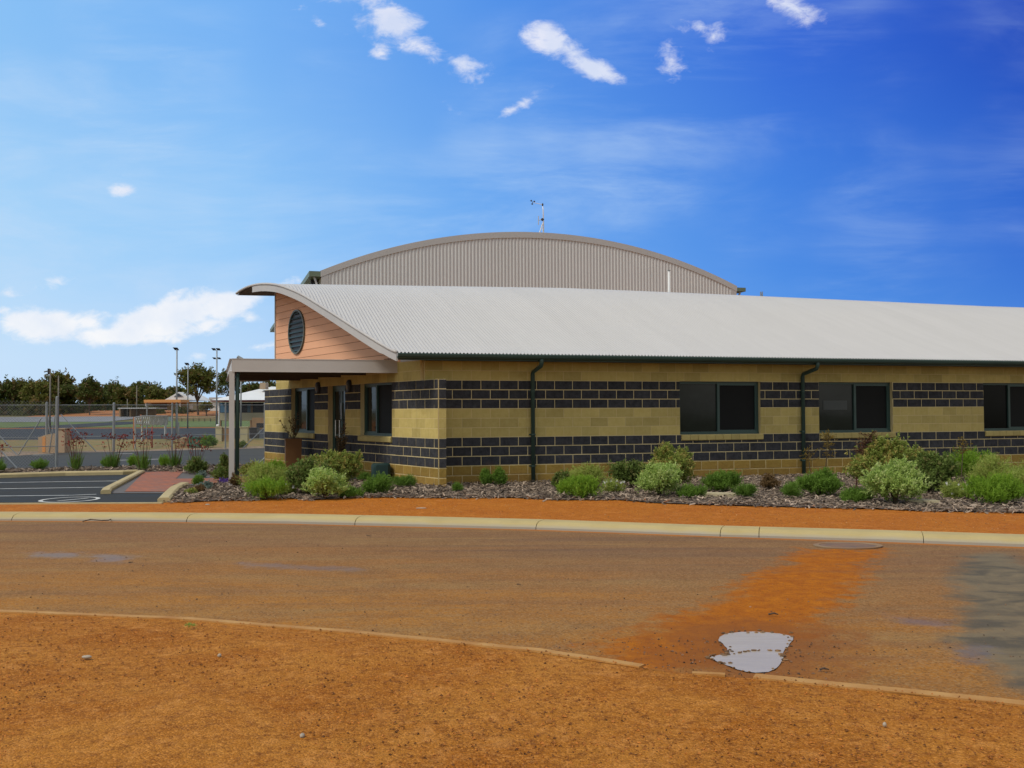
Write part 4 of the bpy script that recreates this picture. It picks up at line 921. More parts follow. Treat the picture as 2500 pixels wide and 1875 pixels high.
# wind instrument mast on the hall roof
ad = px = (1333 - CX) / FPX; tt = (ad * HO[1] - HO[0]) / (e[0] - ad * e[1]); zt0 = arc(tt)
Wm = Hh(tt, .25, zt0); ws = thing('weather_mast', 'wind gauge mast with cups and small propeller on top of the hall roof', 'weather station', Wm)
def wm(dx, dz): return (Wm[0] + dx, Wm[1], Wm[2] + dz)
mb = MB(); mb.tube([wm(0, -.1), wm(-.02, 1.25), wm(-.05, 1.62)], [.035, .028, .022], 8); mb.build('mast', M_white, ws, smooth=True)
mb = MB(); mb.tube([wm(-.26, -.02), wm(-.03, .62)], .03, 6); mb.tube([wm(.0, -.02), wm(-.12, .5)], .02, 6); mb.build('strut', M_white, ws)
mb = MB(); mb.tube([wm(-.05, 1.62), wm(-.55, 1.74)], .016, 6); mb.build('arm', M_white, ws)
mb = MB(); mb.blob(wm(-.05, 1.62), .05, .05, .09, 8, 6, 0); mb.build('bearing', M_dark, ws); mb = MB(); mb.blob(wm(-.06, .80), .09, .06, .08, 8, 6, .1); mb.build('sensor_body', M_dark, ws)
mb = MB()
for a in (0.3, 2.4, 4.5): q = wm(-.60 + .10 * math.cos(a), 1.77 + .11 * math.sin(a)); mb.blob(q, .05, .05, .045, 8, 6, 0); mb.tube([wm(-.60, 1.76), q], .012, 5)
mb.build('wind_cups', M_dark, ws)
mb = MB(); mb.box(Wm[0] - .30, Wm[0] - .26, Wm[1] - .02, Wm[1] + .02, Wm[2] + .50, Wm[2] + 1.0); mb.tube([wm(-.28, .76), wm(-.06, .80)], .02, 6); mb.build('propeller', M_trim, ws)
# far lattice mast
p = at(1859, 712, 150.); lm = thing('lattice_mast', 'tiny grey lattice mast far away behind the right part of the roof', 'mast', (p[0], p[1], 3))
mb = MB(); zt = p[2]
for sx in (-1, 1):
    for sy in (-1, 1): mb.tube([(p[0] + sx * .55, p[1] + sy * .55, 3), (p[0] + sx * .12, p[1] + sy * .12, zt)], .05, 4)
for k in range(10):
    z = 5 + (zt - 5) * k / 10; z2 = 5 + (zt - 5) * (k + 1) / 10; w = lambda q: .55 - .43 * (q - 3) / (zt - 3)
    s_ = (-1) ** k; mb.tube([(p[0] - s_ * w(z), p[1] - w(z), z), (p[0] + s_ * w(z2), p[1] - w(z2), z2)], .035, 4); mb.tube([(p[0] - w(z), p[1] - w(z), z), (p[0] + w(z), p[1] - w(z), z)], .03, 4)
mb.build('lattice', M_steel, lm)

# ------------------------------------------------------------------ plants
def leafmesh(name, mat, parent, base, dirs, L, Wd, rnd, kind=None):
    N = len(base); dirs = dirs / (np.linalg.norm(dirs, axis=1, keepdims=True) + 1e-9)
    rv = RNG.normal(size=(N, 3)); side = np.cross(dirs, rv); side /= (np.linalg.norm(side, axis=1, keepdims=True) + 1e-9)
    L = np.asarray(L)[:, None] if np.ndim(L) else np.full((N, 1), L); Wd = np.asarray(Wd)[:, None] if np.ndim(Wd) else np.full((N, 1), Wd)
    up = np.cross(side, dirs)
    v = np.stack([base, base + dirs * L * .5 + side * Wd * .5 + up * L * .06, base + dirs * L, base + dirs * L * .5 - side * Wd * .5 + up * L * .06], 1).reshape(-1, 3)
    o0 = np.array(WL.get(parent.name, (0, 0, 0))) if parent else np.zeros(3); v = v - o0
    me = bpy.data.meshes.new(name); me.vertices.add(4 * N); me.vertices.foreach_set('co', v.astype(np.float32).ravel())
    me.loops.add(4 * N); me.loops.foreach_set('vertex_index', np.arange(4 * N, dtype=np.int32)); me.polygons.add(N)
    me.polygons.foreach_set('loop_start', np.arange(0, 4 * N, 4, dtype=np.int32)); me.polygons.foreach_set('loop_total', np.full(N, 4, dtype=np.int32))
    a = me.attributes.new('rnd', 'FLOAT', 'FACE'); a.data.foreach_set('value', np.clip(rnd, 0, 1).astype(np.float32))
    a = me.attributes.new('kind', 'FLOAT', 'FACE'); a.data.foreach_set('value', (np.zeros(N) if kind is None else kind).astype(np.float32))
    me.materials.append(mat); me.update(calc_edges=True); me.validate()
    o = bpy.data.objects.new(name, me); COL.objects.link(o)
    if parent: o.parent = parent; WL[o.name] = tuple(o0)
    return o
def unit(v): return v / (np.linalg.norm(v, axis=-1, keepdims=True) + 1e-9)
def sprigs(lumps, nspr, per, sl, ll, lw, upb=.5, spread=.8, mix3=0.):
    """leafy twigs on and inside a group of ellipsoid lumps -> base, dir, len, width, rnd, kind"""
    vol = np.array([l[3] * l[4] * l[5] for l in lumps]) ** .67; pick = RNG.choice(len(lumps), nspr, p=vol / vol.sum())
    Lm = np.array([l[:6] for l in lumps])[pick]
    d = unit(RNG.normal(size=(nspr, 3))); d[:, 2] = np.abs(d[:, 2]) * np.where(RNG.random(nspr) < .8, 1, -.5)
    rad = RNG.random(nspr) ** .35; rad = np.where(RNG.random(nspr) < .10, 1 + .28 * RNG.random(nspr), rad)
    bumpy = .86 + .22 * np.sin(d[:, 0] * 7 + Lm[:, 0] * 9) * np.sin(d[:, 1] * 6 + d[:, 2] * 8)
    c = Lm[:, :3] + d * Lm[:, 3:6] * (rad * bumpy)[:, None]
    sdir = unit(d * (1 - upb) + np.array([0, 0, 1.]) * upb + RNG.normal(size=(nspr, 3)) * .25)
    k = np.repeat(np.arange(nspr), per); tpos = RNG.random(nspr * per)
    base = c[k] + sdir[k] * ((tpos - .6) * sl)[:, None]
    ld = unit(sdir[k] * (1.1 - spread * .6) + RNG.normal(size=(nspr * per, 3)) * spread)
    lt_ = RNG.random(len(lumps)); tone = -.06 + .28 * lt_[pick][k] + .30 * RNG.random(nspr)[k] + .3 * RNG.random(nspr * per) + .25 * tpos
    kind = (RNG.random(nspr) < mix3)[k].astype(float)
    base[:, 2] = np.maximum(base[:, 2], ZG + .03)
    return base, ld, ll * RNG.uniform(.6, 1.3, len(k)), lw * RNG.uniform(.7, 1.3, len(k)), tone, kind
LM = {
 'bright': leafmat('bright green needles', (.13, .26, .018), (.32, .50, .05), .4),
 'pale': leafmat('pale green leaves', (.24, .36, .07), (.50, .64, .18), .4, (.54, .64, .24)),
 'olive': leafmat('olive leaves', (.13, .18, .028), (.38, .44, .10), .35, (.42, .36, .10)),
 'dark': leafmat('dark green leaves', (.060, .10, .020), (.23, .31, .07), .35, (.25, .24, .08)),
 'wispy': leafmat('yellow green wispy leaves', (.20, .28, .042), (.48, .56, .13), .4, (.42, .40, .11)),
 'mid': leafmat('mid green needles', (.075, .160, .018), (.23, .38, .055), .35),
 'blue': leafmat('blue grey rosette leaves', (.13, .19, .16), (.24, .31, .26), .2),
 'brown': leafmat('reddish brown leaves', (.09, .06, .025), (.22, .13, .05), .3),
 'rust': leafmat('yellow rust leaves', (.16, .12, .02), (.34, .22, .03), .35),
 'tuft': leafmat('grass green blades', (.07, .15, .02), (.20, .33, .05), .35),
 'red': leafmat('red flower tubes', (.10, .016, .012), (.28, .035, .025), .2, (.30, .09, .04)),
 'purple': leafmat('purple flowers', (.12, .06, .30), (.22, .13, .45), .2),
 'gum': leafmat('eucalypt leaves', (.060, .075, .014), (.19, .195, .038), .25, (.22, .15, .05)),
 'gumd': leafmat('dark scrub leaves', (.042, .060, .012), (.13, .155, .028), .25, (.16, .11, .04)),
}
def ground_at(px_, py_): return np.array(gnd(px_, py_, ZG))
GRP = 'shrubs planted in the front garden bed'
def shrub(name, label, pieces, x, y, stems=8, group=GRP, cat='shrub'):
    """pieces: (style, x0, x1, ytop, ybase, nspr, per, sl, ll, lw, upb, spread, mix3)"""
    b = ground_at(x, y); th_ = thing(name, label, cat, tuple(b), group)
    for (st, x0, x1, yt, yb, nspr, per, sl_, ll, lw, upb, spr, m3) in pieces:
        g0 = ground_at((x0 + x1) / 2, yb); s_ = FPX / g0[1]; big = st in ('pale', 'olive', 'dark', 'wispy') and x1 - x0 > 60; w = (x1 - x0) / s_ * (1.22 if big else 1.16); h = (yb - yt) / s_ * (1.0 if big else 1.04)
        cx_ = g0[0]; dep = min(w, 1.3) * .85; cy_ = g0[1] + dep * .22
        lumps = [(cx_, cy_, ZG + h * .36, w * .44, dep * .42, h * .50)]
        for i in range(6):
            a = 2 * math.pi * i / 6 + random.random(); rr = random.uniform(.18, .36); k = random.uniform(.14, .27); hh = h * random.uniform(.5, 1.0)
            lumps.append((cx_ + math.cos(a) * w * rr, cy_ + math.sin(a) * dep * rr, ZG + hh * .6, w * k, dep * k, hh * .38))
        lumps.append((cx_ + w * random.uniform(-.12, .12), cy_, ZG + h * .66, w * .22, dep * .22, h * .34))
        r_ = sprigs(lumps, nspr, per, sl_, ll, lw, upb, spr, m3)
        leafmesh('foliage', LM[st], th_, *r_)
        mbs = MB(); pc = (cx_, cy_, ZG)
        for i in range(stems):
            a = random.uniform(0, 6.3); q = random.uniform(.3, .8); p0 = pc
            mbs.tube([p0, (cx_ + math.cos(a) * w * .15 * q, cy_ + math.sin(a) * dep * .15, ZG + h * .4), (cx_ + math.cos(a) * w * .35 * q, cy_ + math.sin(a) * dep * .3, ZG + h * .75 * q)], [.014, .010, .004], 5)
        if stems: mbs.build('stems', M_stem, th_)
    return th_
N1 = lambda n: int(n)
# style rows
def P(st, x0, x1, yt, yb, dens_=1.):
    area = (x1 - x0) * (yb - yt) * 1.7; 
    if st == 'pale': return (st, x0, x1, yt, yb, int(area * .085 * dens_) + 60, 13, .09, .042, .019, .45, .8, .25)
    if st == 'olive': return (st, x0, x1, yt, yb, int(area * .10 * dens_) + 60, 13, .08, .046, .023, .35, .9, .28)
    if st == 'dark': return (st, x0, x1, yt, yb, int(area * .10 * dens_) + 60, 13, .08, .044, .022, .35, .9, .15)
    if st == 'wispy': return (st, x0, x1, yt, yb, int(area * .085 * dens_) + 60, 14, .20, .045, .009, .45, .75, .15)
    if st == 'bright': return (st, x0, x1, yt, yb, int(area * .10 * dens_) + 60, 14, .15, .042, .010, .7, .5, 0)
    if st == 'mid': return (st, x0, x1, yt, yb, int(area * .12 * dens_) + 50, 13, .13, .036, .010, .55, .55, 0)
    if st == 'tuft': return (st, x0, x1, yt, yb, int(area * .05 * dens_) + 40, 10, .07, .10, .008, .6, .45, 0)
    return (st, x0, x1, yt, yb, int(area * .07 * dens_) + 40, 11, .09, .036, .018, .4, .9, .2)
shrub('wispy_bush', 'yellow green wispy bush spilling beside the canopy post', [P('wispy', 580, 700, 1128, 1210, .9), P('bright', 600, 690, 1170, 1222, .6)], 640, 1212)
shrub('upright_bush', 'bright green upright bush behind the wispy bush near the canopy post', [P('bright', 632, 702, 1124, 1186)], 668, 1186)
shrub('leafy_shrub', 'big dark and pale leafed shrub in front of the entrance door', [P('dark', 695, 800, 1120, 1212), P('olive', 745, 862, 1098, 1206), P('pale', 742, 838, 1142, 1221)], 780, 1214, 12)
shrub('low_bush', 'low green mat beside the big shrub at the entrance', [P('mid', 820, 886, 1192, 1216, .9)], 850, 1214, 0)
shrub('rounded_bush', 'small round green bush in front of the green utility box', [P('mid', 886, 958, 1160, 1210, 1.2)], 922, 1209, 5)
shrub('thin_sprig', 'pale thin sprigs growing before the utility box', [P('pale', 918, 952, 1144, 1176, .6)], 935, 1176, 4)
shrub('grass_tuft', 'dark grass tufts at the foot of the corner wall', [P('tuft', 957, 1016, 1166, 1194)], 985, 1192, 0)
shrub('grass_tuft', 'shaded grass tufts left of the utility box', [P('tuft', 870, 908, 1158, 1178)], 890, 1176, 0)
shrub('small_conifer', 'dark forked seedling bush standing left of the first downpipe', [P('mid', 1172, 1202, 1146, 1190, 1.5), P('mid', 1204, 1234, 1142, 1190, 1.5)], 1203, 1192, 4)
shrub('grass_tuft', 'tiny bright tuft near the corner wall', [P('tuft', 1106, 1126, 1184, 1204)], 1116, 1203, 0)
shrub('wispy_bush', 'broad dark and wispy bush right of the first downpipe', [P('wispy', 1385, 1478, 1134, 1200), P('dark', 1350, 1400, 1152, 1208, 1), P('bright', 1368, 1472, 1164, 1220, .8)], 1412, 1214, 10)
shrub('upright_bush', 'bright green pointed bush behind the wispy bush right of the first downpipe', [P('bright', 1424, 1503, 1112, 1172)], 1463, 1172)
shrub('leafy_shrub', 'big dark and pale leafed shrub under the left window of the front wall', [P('dark', 1508, 1610, 1122, 1196), P('olive', 1588, 1698, 1080, 1204), P('pale', 1562, 1666, 1128, 1217)], 1605, 1212, 12)
shrub('low_bush', 'low green mat right of the big shrub under the left window', [P('mid', 1655, 1728, 1188, 1219, .9)], 1690, 1217, 0)
shrub('rounded_bush', 'round green bush right of the big shrub under the left window', [P('mid', 1723, 1808, 1152, 1206, 1.2)], 1765, 1205, 6)
shrub('grass_tuft', 'bright tuft behind the pale slab right of the round bush', [P('tuft', 1800, 1848, 1188, 1219, 1.4)], 1824, 1218, 0)
shrub('brown_seedling', 'small reddish brown shrub against the block wall between two bright tufts', [P('brown', 1860, 1900, 1158, 1200, .9)], 1880, 1199, 5)
shrub('grass_tuft', 'bright tuft left of the round bush at the second downpipe', [P('tuft', 1916, 1954, 1186, 1220, 1.4)], 1935, 1219, 0)
shrub('rounded_bush', 'largest round green bush at the foot of the second downpipe', [P('mid', 1955, 2060, 1148, 1217, 1.2)], 2007, 1216, 8)
shrub('low_bush', 'low green mat left of the biggest shrub', [P('mid', 2056, 2136, 1194, 1231, .9)], 2096, 1229, 0)
shrub('leafy_shrub', 'biggest dark and pale leafed shrub below the right hand windows', [P('olive', 2098, 2225, 1066, 1206), P('olive', 2180, 2290, 1090, 1200), P('dark', 2225, 2338, 1108, 1208), P('pale', 2128, 2270, 1122, 1236)], 2210, 1226, 14)
shrub('upright_bush', 'bright green pointed bush near the right edge of the bed', [P('bright', 2336, 2430, 1100, 1182)], 2385, 1182)
shrub('wispy_bush', 'sprawling wispy bush at the right edge of the bed', [P('wispy', 2385, 2500, 1112, 1210), P('bright', 2375, 2520, 1160, 1237, .7), P('wispy', 2470, 2600, 1130, 1220)], 2450, 1232, 12)
def daisies(label, x0, x1, y0, y1):
    t_ = shrub('daisy_plant', label, [P('wispy', x0, x1, y0 + 2, y1, .8)], (x0 + x1) / 2, y1, 3, 'white flowering plants in the front bed', 'flowers')
    b = ground_at((x0 + x1) / 2, y1); mb = MB()
    for i in range(22):
        x = random.uniform(x0, x1); y = random.uniform(y0, y1 - 12); p = at(x, y, b[1] + random.uniform(-.02, .2)); p = (p[0], p[1], max(p[2], ZG + .08))
        for k in range(5): a = k * 1.2566; mb.add([p, (p[0] + .018 * math.cos(a), p[1] - .004, p[2] + .018 * math.sin(a)), (p[0] + .022 * math.cos(a + .5), p[1] - .006, p[2] + .022 * math.sin(a + .5)), (p[0] + .016 * math.cos(a + 1), p[1] - .004, p[2] + .016 * math.sin(a + 1))], [(0, 1, 2, 3)])
    mb.build('blossoms', M_petalw, t_, fix=False)
daisies('white flowered plant between the bushes near the canopy post', 668, 722, 1180, 1212); daisies('white flowered plant left of the shrub under the left window', 1474, 1524, 1172, 1208); daisies('white flowered plant right of the biggest shrub', 2308, 2382, 1176, 1222)
def sapling(label, pts, Y, leaf, dens_=60, stemm=None, group='young saplings against the front wall'):
    P3 = [at(x, y, Y) for x, y in pts]; P3[0] = (P3[0][0], P3[0][1], ZG); th_ = thing('sapling', label, 'sapling', P3[0], group)
    mb = MB(); mb.tube(P3, list(np.linspace(.012, .004, len(P3))), 6); 
    bs_, ds_ = [], []
    arr = np.array(P3); tl = arr[len(arr) // 3:]
    for i in range(dens_):
        a = random.random() * (len(tl) - 1); k = int(a); c = tl[k] + (tl[k + 1] - tl[k]) * (a - k); d = unit(np.array([random.gauss(0, 1), random.gauss(0, .6), random.uniform(-.1, 1)])); L_ = random.uniform(.08, .2)
        mb.tube([tuple(c), tuple(c + d * L_)], [.004, .002], 4)
        for j in range(9): bs_.append(c + d * L_ * random.random()); ds_.append(unit(d + RNG.normal(size=3) * .8))
    mb.build('stem', stemm or M_stem, th_); n = len(bs_)
    leafmesh('foliage', LM[leaf], th_, np.array(bs_), np.array(ds_), RNG.uniform(.03, .06, n), RNG.uniform(.010, .02, n), RNG.random(n)); return th_
M_redst = pm('dark red bark', (.10, .02, .015), (.07, .02, .015), 5., .7)
sapling('thin yellow leafed sapling right of the second downpipe', [(2010, 1150), (2018, 1120), (2026, 1095), (2022, 1075), (2024, 1062)], 19.5, 'rust', 38)
sapling('small rusty sapling close to the second downpipe', [(1980, 1160), (1976, 1130), (1972, 1098)], 19.3, 'rust', 16)
sapling('bushy topped sapling with a dark red stem left of the biggest shrub', [(2088, 1190), (2094, 1150), (2098, 1120), (2105, 1095), (2118, 1075), (2126, 1060)], 18.2, 'brown', 70, M_redst)
sapling('thin rusty sapling between the right hand windows', [(2345, 1150), (2350, 1110), (2352, 1076)], 19.5, 'rust', 22)

# kangaroo paws in the back strip
def paw(label, x, yb, h_px, w_px, nfl, style='red', green='tuft'):
    b = ground_at(x, yb); th_ = thing('kangaroo_paw', label, 'flowers', tuple(b), 'kangaroo paws behind the car park'); s_ = FPX / b[1]
    n = 150; base = b + RNG.normal(size=(n, 3)) * np.array([w_px / s_ * .08, .06, 0]); base[:, 2] = ZG + .02
    d = unit(np.stack([RNG.normal(size=n) * .26, RNG.normal(size=n) * .22, np.ones(n)], 1)); leafmesh('foliage', LM[green], th_, base, d, RNG.uniform(.25, .55, n) * h_px / s_, RNG.uniform(.012, .022, n), RNG.random(n))
    mb = MB(); fb, fd = [], []
    for i in range(nfl):
        dx = random.uniform(-.5, .5) * w_px / s_; dy = random.gauss(0, .12); hh = h_px / s_ * random.uniform(.62, 1.); top = np.array([b[0] + dx, b[1] + dy, ZG + hh])
        mb.tube([(b[0] + dx * .25, b[1] + dy * .3, ZG), (b[0] + dx * .6, b[1] + dy * .7, ZG + hh * .6), tuple(top)], [.006, .005, .003], 4)
        for k in range(11):
            c = top + np.array([random.gauss(0, .05), random.gauss(0, .04), random.gauss(0, .03)]); fb.append(c); fd.append(unit(c - top + np.array([0, 0, .04])))
    mb.build('stems', M_redst, th_); n = len(fb)
    leafmesh('blossoms', LM[style], th_, np.array(fb), np.array(fd), RNG.uniform(.05, .09, n), RNG.uniform(.025, .04, n), RNG.random(n), (RNG.random(n) < .2).astype(float))
paw('dull red kangaroo paw clump nearest the fence gate', 185, 1151, 98, 58, 15); paw('brightest red kangaroo paw clump at the middle of the strip', 276, 1146, 82, 66, 12)
paw('dark red kangaroo paw clump beside the brick path corner', 350, 1150, 92, 62, 11); paw('open dark kangaroo paw clump above the brick path', 427, 1144, 80, 58, 11); paw('dark flowered kangaroo paw clump left of the canopy post', 479, 1152, 82, 60, 12); paw('dull kangaroo paw cut by the left picture edge', -6, 1152, 72, 30, 6)
SG = 'small green shrubs behind the car park'
for lab, st, x0, x1, yt, yb in (('dark green low shrub left of the kangaroo paws', 'mid', 76, 114, 1122, 1151), ('green shrub tucked beside the brightest kangaroo paw', 'mid', 242, 276, 1115, 1146), ('light green round shrub between two kangaroo paws', 'bright', 308, 338, 1112, 1143), ('light green round shrub beside the open kangaroo paw', 'bright', 386, 414, 1113, 1142),
                              ('dark green shrub below the dark flowered kangaroo paw', 'dark', 452, 506, 1118, 1160), ('tall dark shrub just left of the canopy post', 'dark', 533, 560, 1110, 1170), ('broad dark shrub at the foot of the canopy post', 'dark', 514, 562, 1140, 1176), ('faint green shrub at the left picture edge', 'mid', -12, 10, 1128, 1156), ('olive shrub right of the canopy post', 'olive', 582, 640, 1130, 1165)):
    shrub('small_shrub', lab, [P(st, x0, x1, yt, yb, 1.3)], (x0 + x1) / 2, yb, 3, SG)
SU = 'succulents at the bed corner'
for lab, st, x0, x1, yt, yb in (('upper blue grey succulent beside the brick path', 'blue', 478, 506, 1152, 1168), ('lower blue grey succulent near the bed kerb', 'blue', 484, 516, 1178, 1198), ('upright green succulent cluster at the bed corner', 'mid', 470, 492, 1162, 1188), ('brown grassy tuft at the bed corner', 'brown', 466, 500, 1186, 1206), ('yellow green grassy tuft beside the bed kerb', 'olive', 452, 478, 1196, 1208), ('brown clump at the foot of the canopy post', 'brown', 562, 586, 1158, 1192)):
    shrub('succulent', lab, [P(st, x0, x1, yt, yb, 1.6)], (x0 + x1) / 2, yb, 0, SU, 'succulent')
shrub('purple_flowers', 'low purple flowers left of the canopy post base', [P('purple', 534, 560, 1170, 1183, 1.5)], 547, 1182, 0, None, 'flowers')

# planters, utility box, slabs
def planter(label, r, d, w, h):
    c = G(r, d, ZG); t_ = thing('planter', label, 'planter', c, 'terracotta planters at the entrance'); mb = MB(); V = []
    for (z, hw) in ((0, w * .49), (h * .94, w * .5), (h * .94, w * .52), (h, w * .52), (h, w * .46), (h * .9, w * .45)):
        for sx, sy in ((-1, -1), (1, -1), (1, 1), (-1, 1)): q = np.array(c) + e * sx * hw + n_ * sy * hw; V.append((q[0], q[1], ZG + z))
    F = [(4 * k + j, 4 * k + (j + 1) % 4, 4 * k + 4 + (j + 1) % 4, 4 * k + 4 + j) for k in range(5) for j in range(4)] + [(0, 1, 2, 3), (20, 21, 22, 23)]
    mb.add(V, F); mb.build('pot', M_pot, t_)
    n = 240; top = np.array([c[0], c[1], ZG + h]); mb = MB(); bs_, ds_ = [], []
    for i in range(7):
        dd = unit(np.array([random.gauss(0, .35), random.gauss(0, .3), 1])); L_ = random.uniform(.35, .8); mb.tube([tuple(top - np.array([0, 0, .05])), tuple(top + dd * L_)], [.008, .004], 5)
        for j in range(34): bs_.append(top + dd * L_ * random.uniform(.2, 1)); ds_.append(RNG.normal(size=3))
    mb.build('stems', M_stem, t_); n = len(bs_); leafmesh('foliage', LM['brown'], t_, np.array(bs_), np.array(ds_), RNG.uniform(.05, .09, n), RNG.uniform(.02, .03, n), RNG.random(n)); return t_
planter('square terracotta planter with thin leaves left of the entrance door', 7.25, -.45, .40, .86); planter('shaded terracotta planter right of the entrance door', 4.55, -.30, .30, .55)
p = gnd(930, 1178, ZG); ub = thing('utility_box', 'dark green rounded utility box against the corner wall', 'utility box', p)
mb = MB(); w, d, h = .205, .15, .42; V = []
for (z, k) in ((-.03, .96), (h * .8, 1.), (h * .93, .97), (h, .80)):
    for i in range(16):
        a = 2 * math.pi * i / 16; cx_, sy_ = math.cos(a), math.sin(a); sx = math.copysign(abs(cx_) ** .45, cx_) * w * k; sy = math.copysign(abs(sy_) ** .45, sy_) * d * k; q = np.array(p) + e * sx + n_ * sy; V.append((q[0], q[1], ZG + z))
mb.add(V, [(k * 16 + i, k * 16 + (i + 1) % 16, (k + 1) * 16 + (i + 1) % 16, (k + 1) * 16 + i) for k in range(3) for i in range(16)] + [tuple(range(48, 64))]); mb.build('housing', M_bin, ub, smooth=False)
mb = MB(); q0 = np.array(p) - n_ * (d + .004); fU = lambda a, b, c: tuple(q0 + e * a + n_ * b + ZV * (ZG + c)); mb.fbox(fU, -.13, .13, -.004, .004, .06, .30); mb.build('door', M_bin, ub)
M_slab = pm('weathered pale slab', (.55, .48, .30), (.42, .36, .22), 3., .9, .3, 40.)
for lab, x0, x1, y in (('pale half buried slab right of the shrub under the left window', 1712, 1800, 1216), ('pale half buried slab at the foot of the biggest shrub', 2218, 2295, 1234)):
    a, b = gnd(x0, y, ZG), gnd(x1, y + 1, ZG); mb = MB(); V = [(a[0], a[1], 0), (b[0], b[1], 0), (b[0] - .03, b[1] + .22, 0), (a[0] + .1, a[1] + .25, 0)]; mb.prism(V, ZG + .0, ZG + .085); o = mb.build('slab', M_slab); tag(o, lab, 'slab', 'half buried slabs in the bed')
# drain cover by the kerb
c0 = gnd(2070, 1334); dr = thing('drain_cover', 'shallow concrete drain surround lying beside the kerb', 'drain', (c0[0], c0[1], .0))
mb = MB(); V = []; N_ = 32
for (k, z) in ((1., .006), (1., .018), (.84, .018), (.82, .008)):
    for i in range(N_): a = 2 * math.pi * i / N_; V.append((c0[0] + .40 * k * math.cos(a), c0[1] + .28 * k * math.sin(a), z))
mb.add(V, [(k * N_ + i, k * N_ + (i + 1) % N_, (k + 1) * N_ + (i + 1) % N_, (k + 1) * N_ + i) for k in range(3) for i in range(N_)]); mb.build('rim', pm('drain concrete', (.27, .20, .12), (.24, .13, .06), 2.5, .9), dr)
mb = MB(); mb.add([(c0[0] + .33 * math.cos(2 * math.pi * i / N_), c0[1] + .225 * math.sin(2 * math.pi * i / N_), .012) for i in range(N_)], [tuple(range(N_))]); mb.build('lid', pm('damp lid', (.24, .13, .06), (.16, .10, .06), 5., .7), dr, fix=False)
# litter: twigs, leaves, pale stones
M_twig = pm('dry twig', (.11, .07, .045), (.07, .045, .03), 5., .9); M_pstone = pm('pale stone', (.42, .37, .29), (.34, .29, .22), 5., .8)
def twig(label, pts, r=.006, z=.012):
    P3 = [(*gnd(x, y, z)[:2], z + (0.02 if 0 < i < len(pts) - 1 else .008)) for i, (x, y) in enumerate(pts)]; mb = MB(); mb.tube(P3, [r] * (len(P3) - 1) + [r * .5], 5); tag(mb.build('twig', M_twig), label, 'twig', 'twigs lying on the road')
twig('curved dark twig lying against the kerb at left', [(202, 1274), (222, 1271), (250, 1274), (265, 1273), (278, 1266)], .008, .02)
twig('small stick above the middle of the puddle', [(1876, 1502), (1890, 1503), (1900, 1502.5)], .008); twig('short stick lying right of the puddle', [(2002, 1637), (2012, 1639), (2024, 1638)], .007)
twig('little dark stick on the road below the kerb middle', [(895, 1308), (907, 1310)], .006); twig('tiny dark stick right of the road centre', [(1262, 1428), (1272, 1429)], .006); twig('short dark stick on the left wheel track', [(314, 1375), (325, 1374)], .007)
for lab, x, y, a, b in (('pale oval stone on the gravel at left', 212, 1607, .032, .018), ('white chip of stone on the gravel near the bottom', 738, 1800, .012, .018), ('small white stone below the concrete edge', 536, 1603, .014, .008), ('tiny white stone on the gravel under the road edge', 2160, 1773, .010, .008), ('flat pale stone chip on the orange verge left of centre', 507, 1233, .04, .012), ('pale stick of bark on the orange verge', 1028, 1242, .09, .008)):
    z = .02 if y > 1500 else ZG; p = gnd(x, y, z); mb = MB(); mb.blob((p[0], p[1], z + .008), a, b, .012, 10, 6, .12); tag(mb.build('stone', M_pstone, smooth=True), lab, 'stone')
def reg_verge():
    while True:
        p = gnd(random.uniform(0, 2500), random.uniform(1215, 1300), ZG)
        if interp_line(foot_ext, p[0]) + .5 < p[1]: 
            if not inpoly(p[0], p[1] - .1, bed_poly) and not (p[0] < -5.5 and p[1] > 16.4): return p[0], p[1]
scatter('verge_litter', pm('verge litter', (.42, .24, .10), (.20, .09, .03), 5., .9, rv=.8), 'small crumbs and leaf litter on the orange verge', 2600, reg_verge, lambda x, y: ZG + .008, .003, .014, 'litter')
shrub('weed', 'small green weed growing on the concrete edge strip', [('wispy', 452, 476, 1511, 1515, 14, 5, .015, .026, .006, .5, .7, 0)], 464, 1514, 0, None, 'weed').location = (0, 0, 0) if False else tuple(np.array(ground_at(464, 1514)) - np.array([0, 0, .07]))

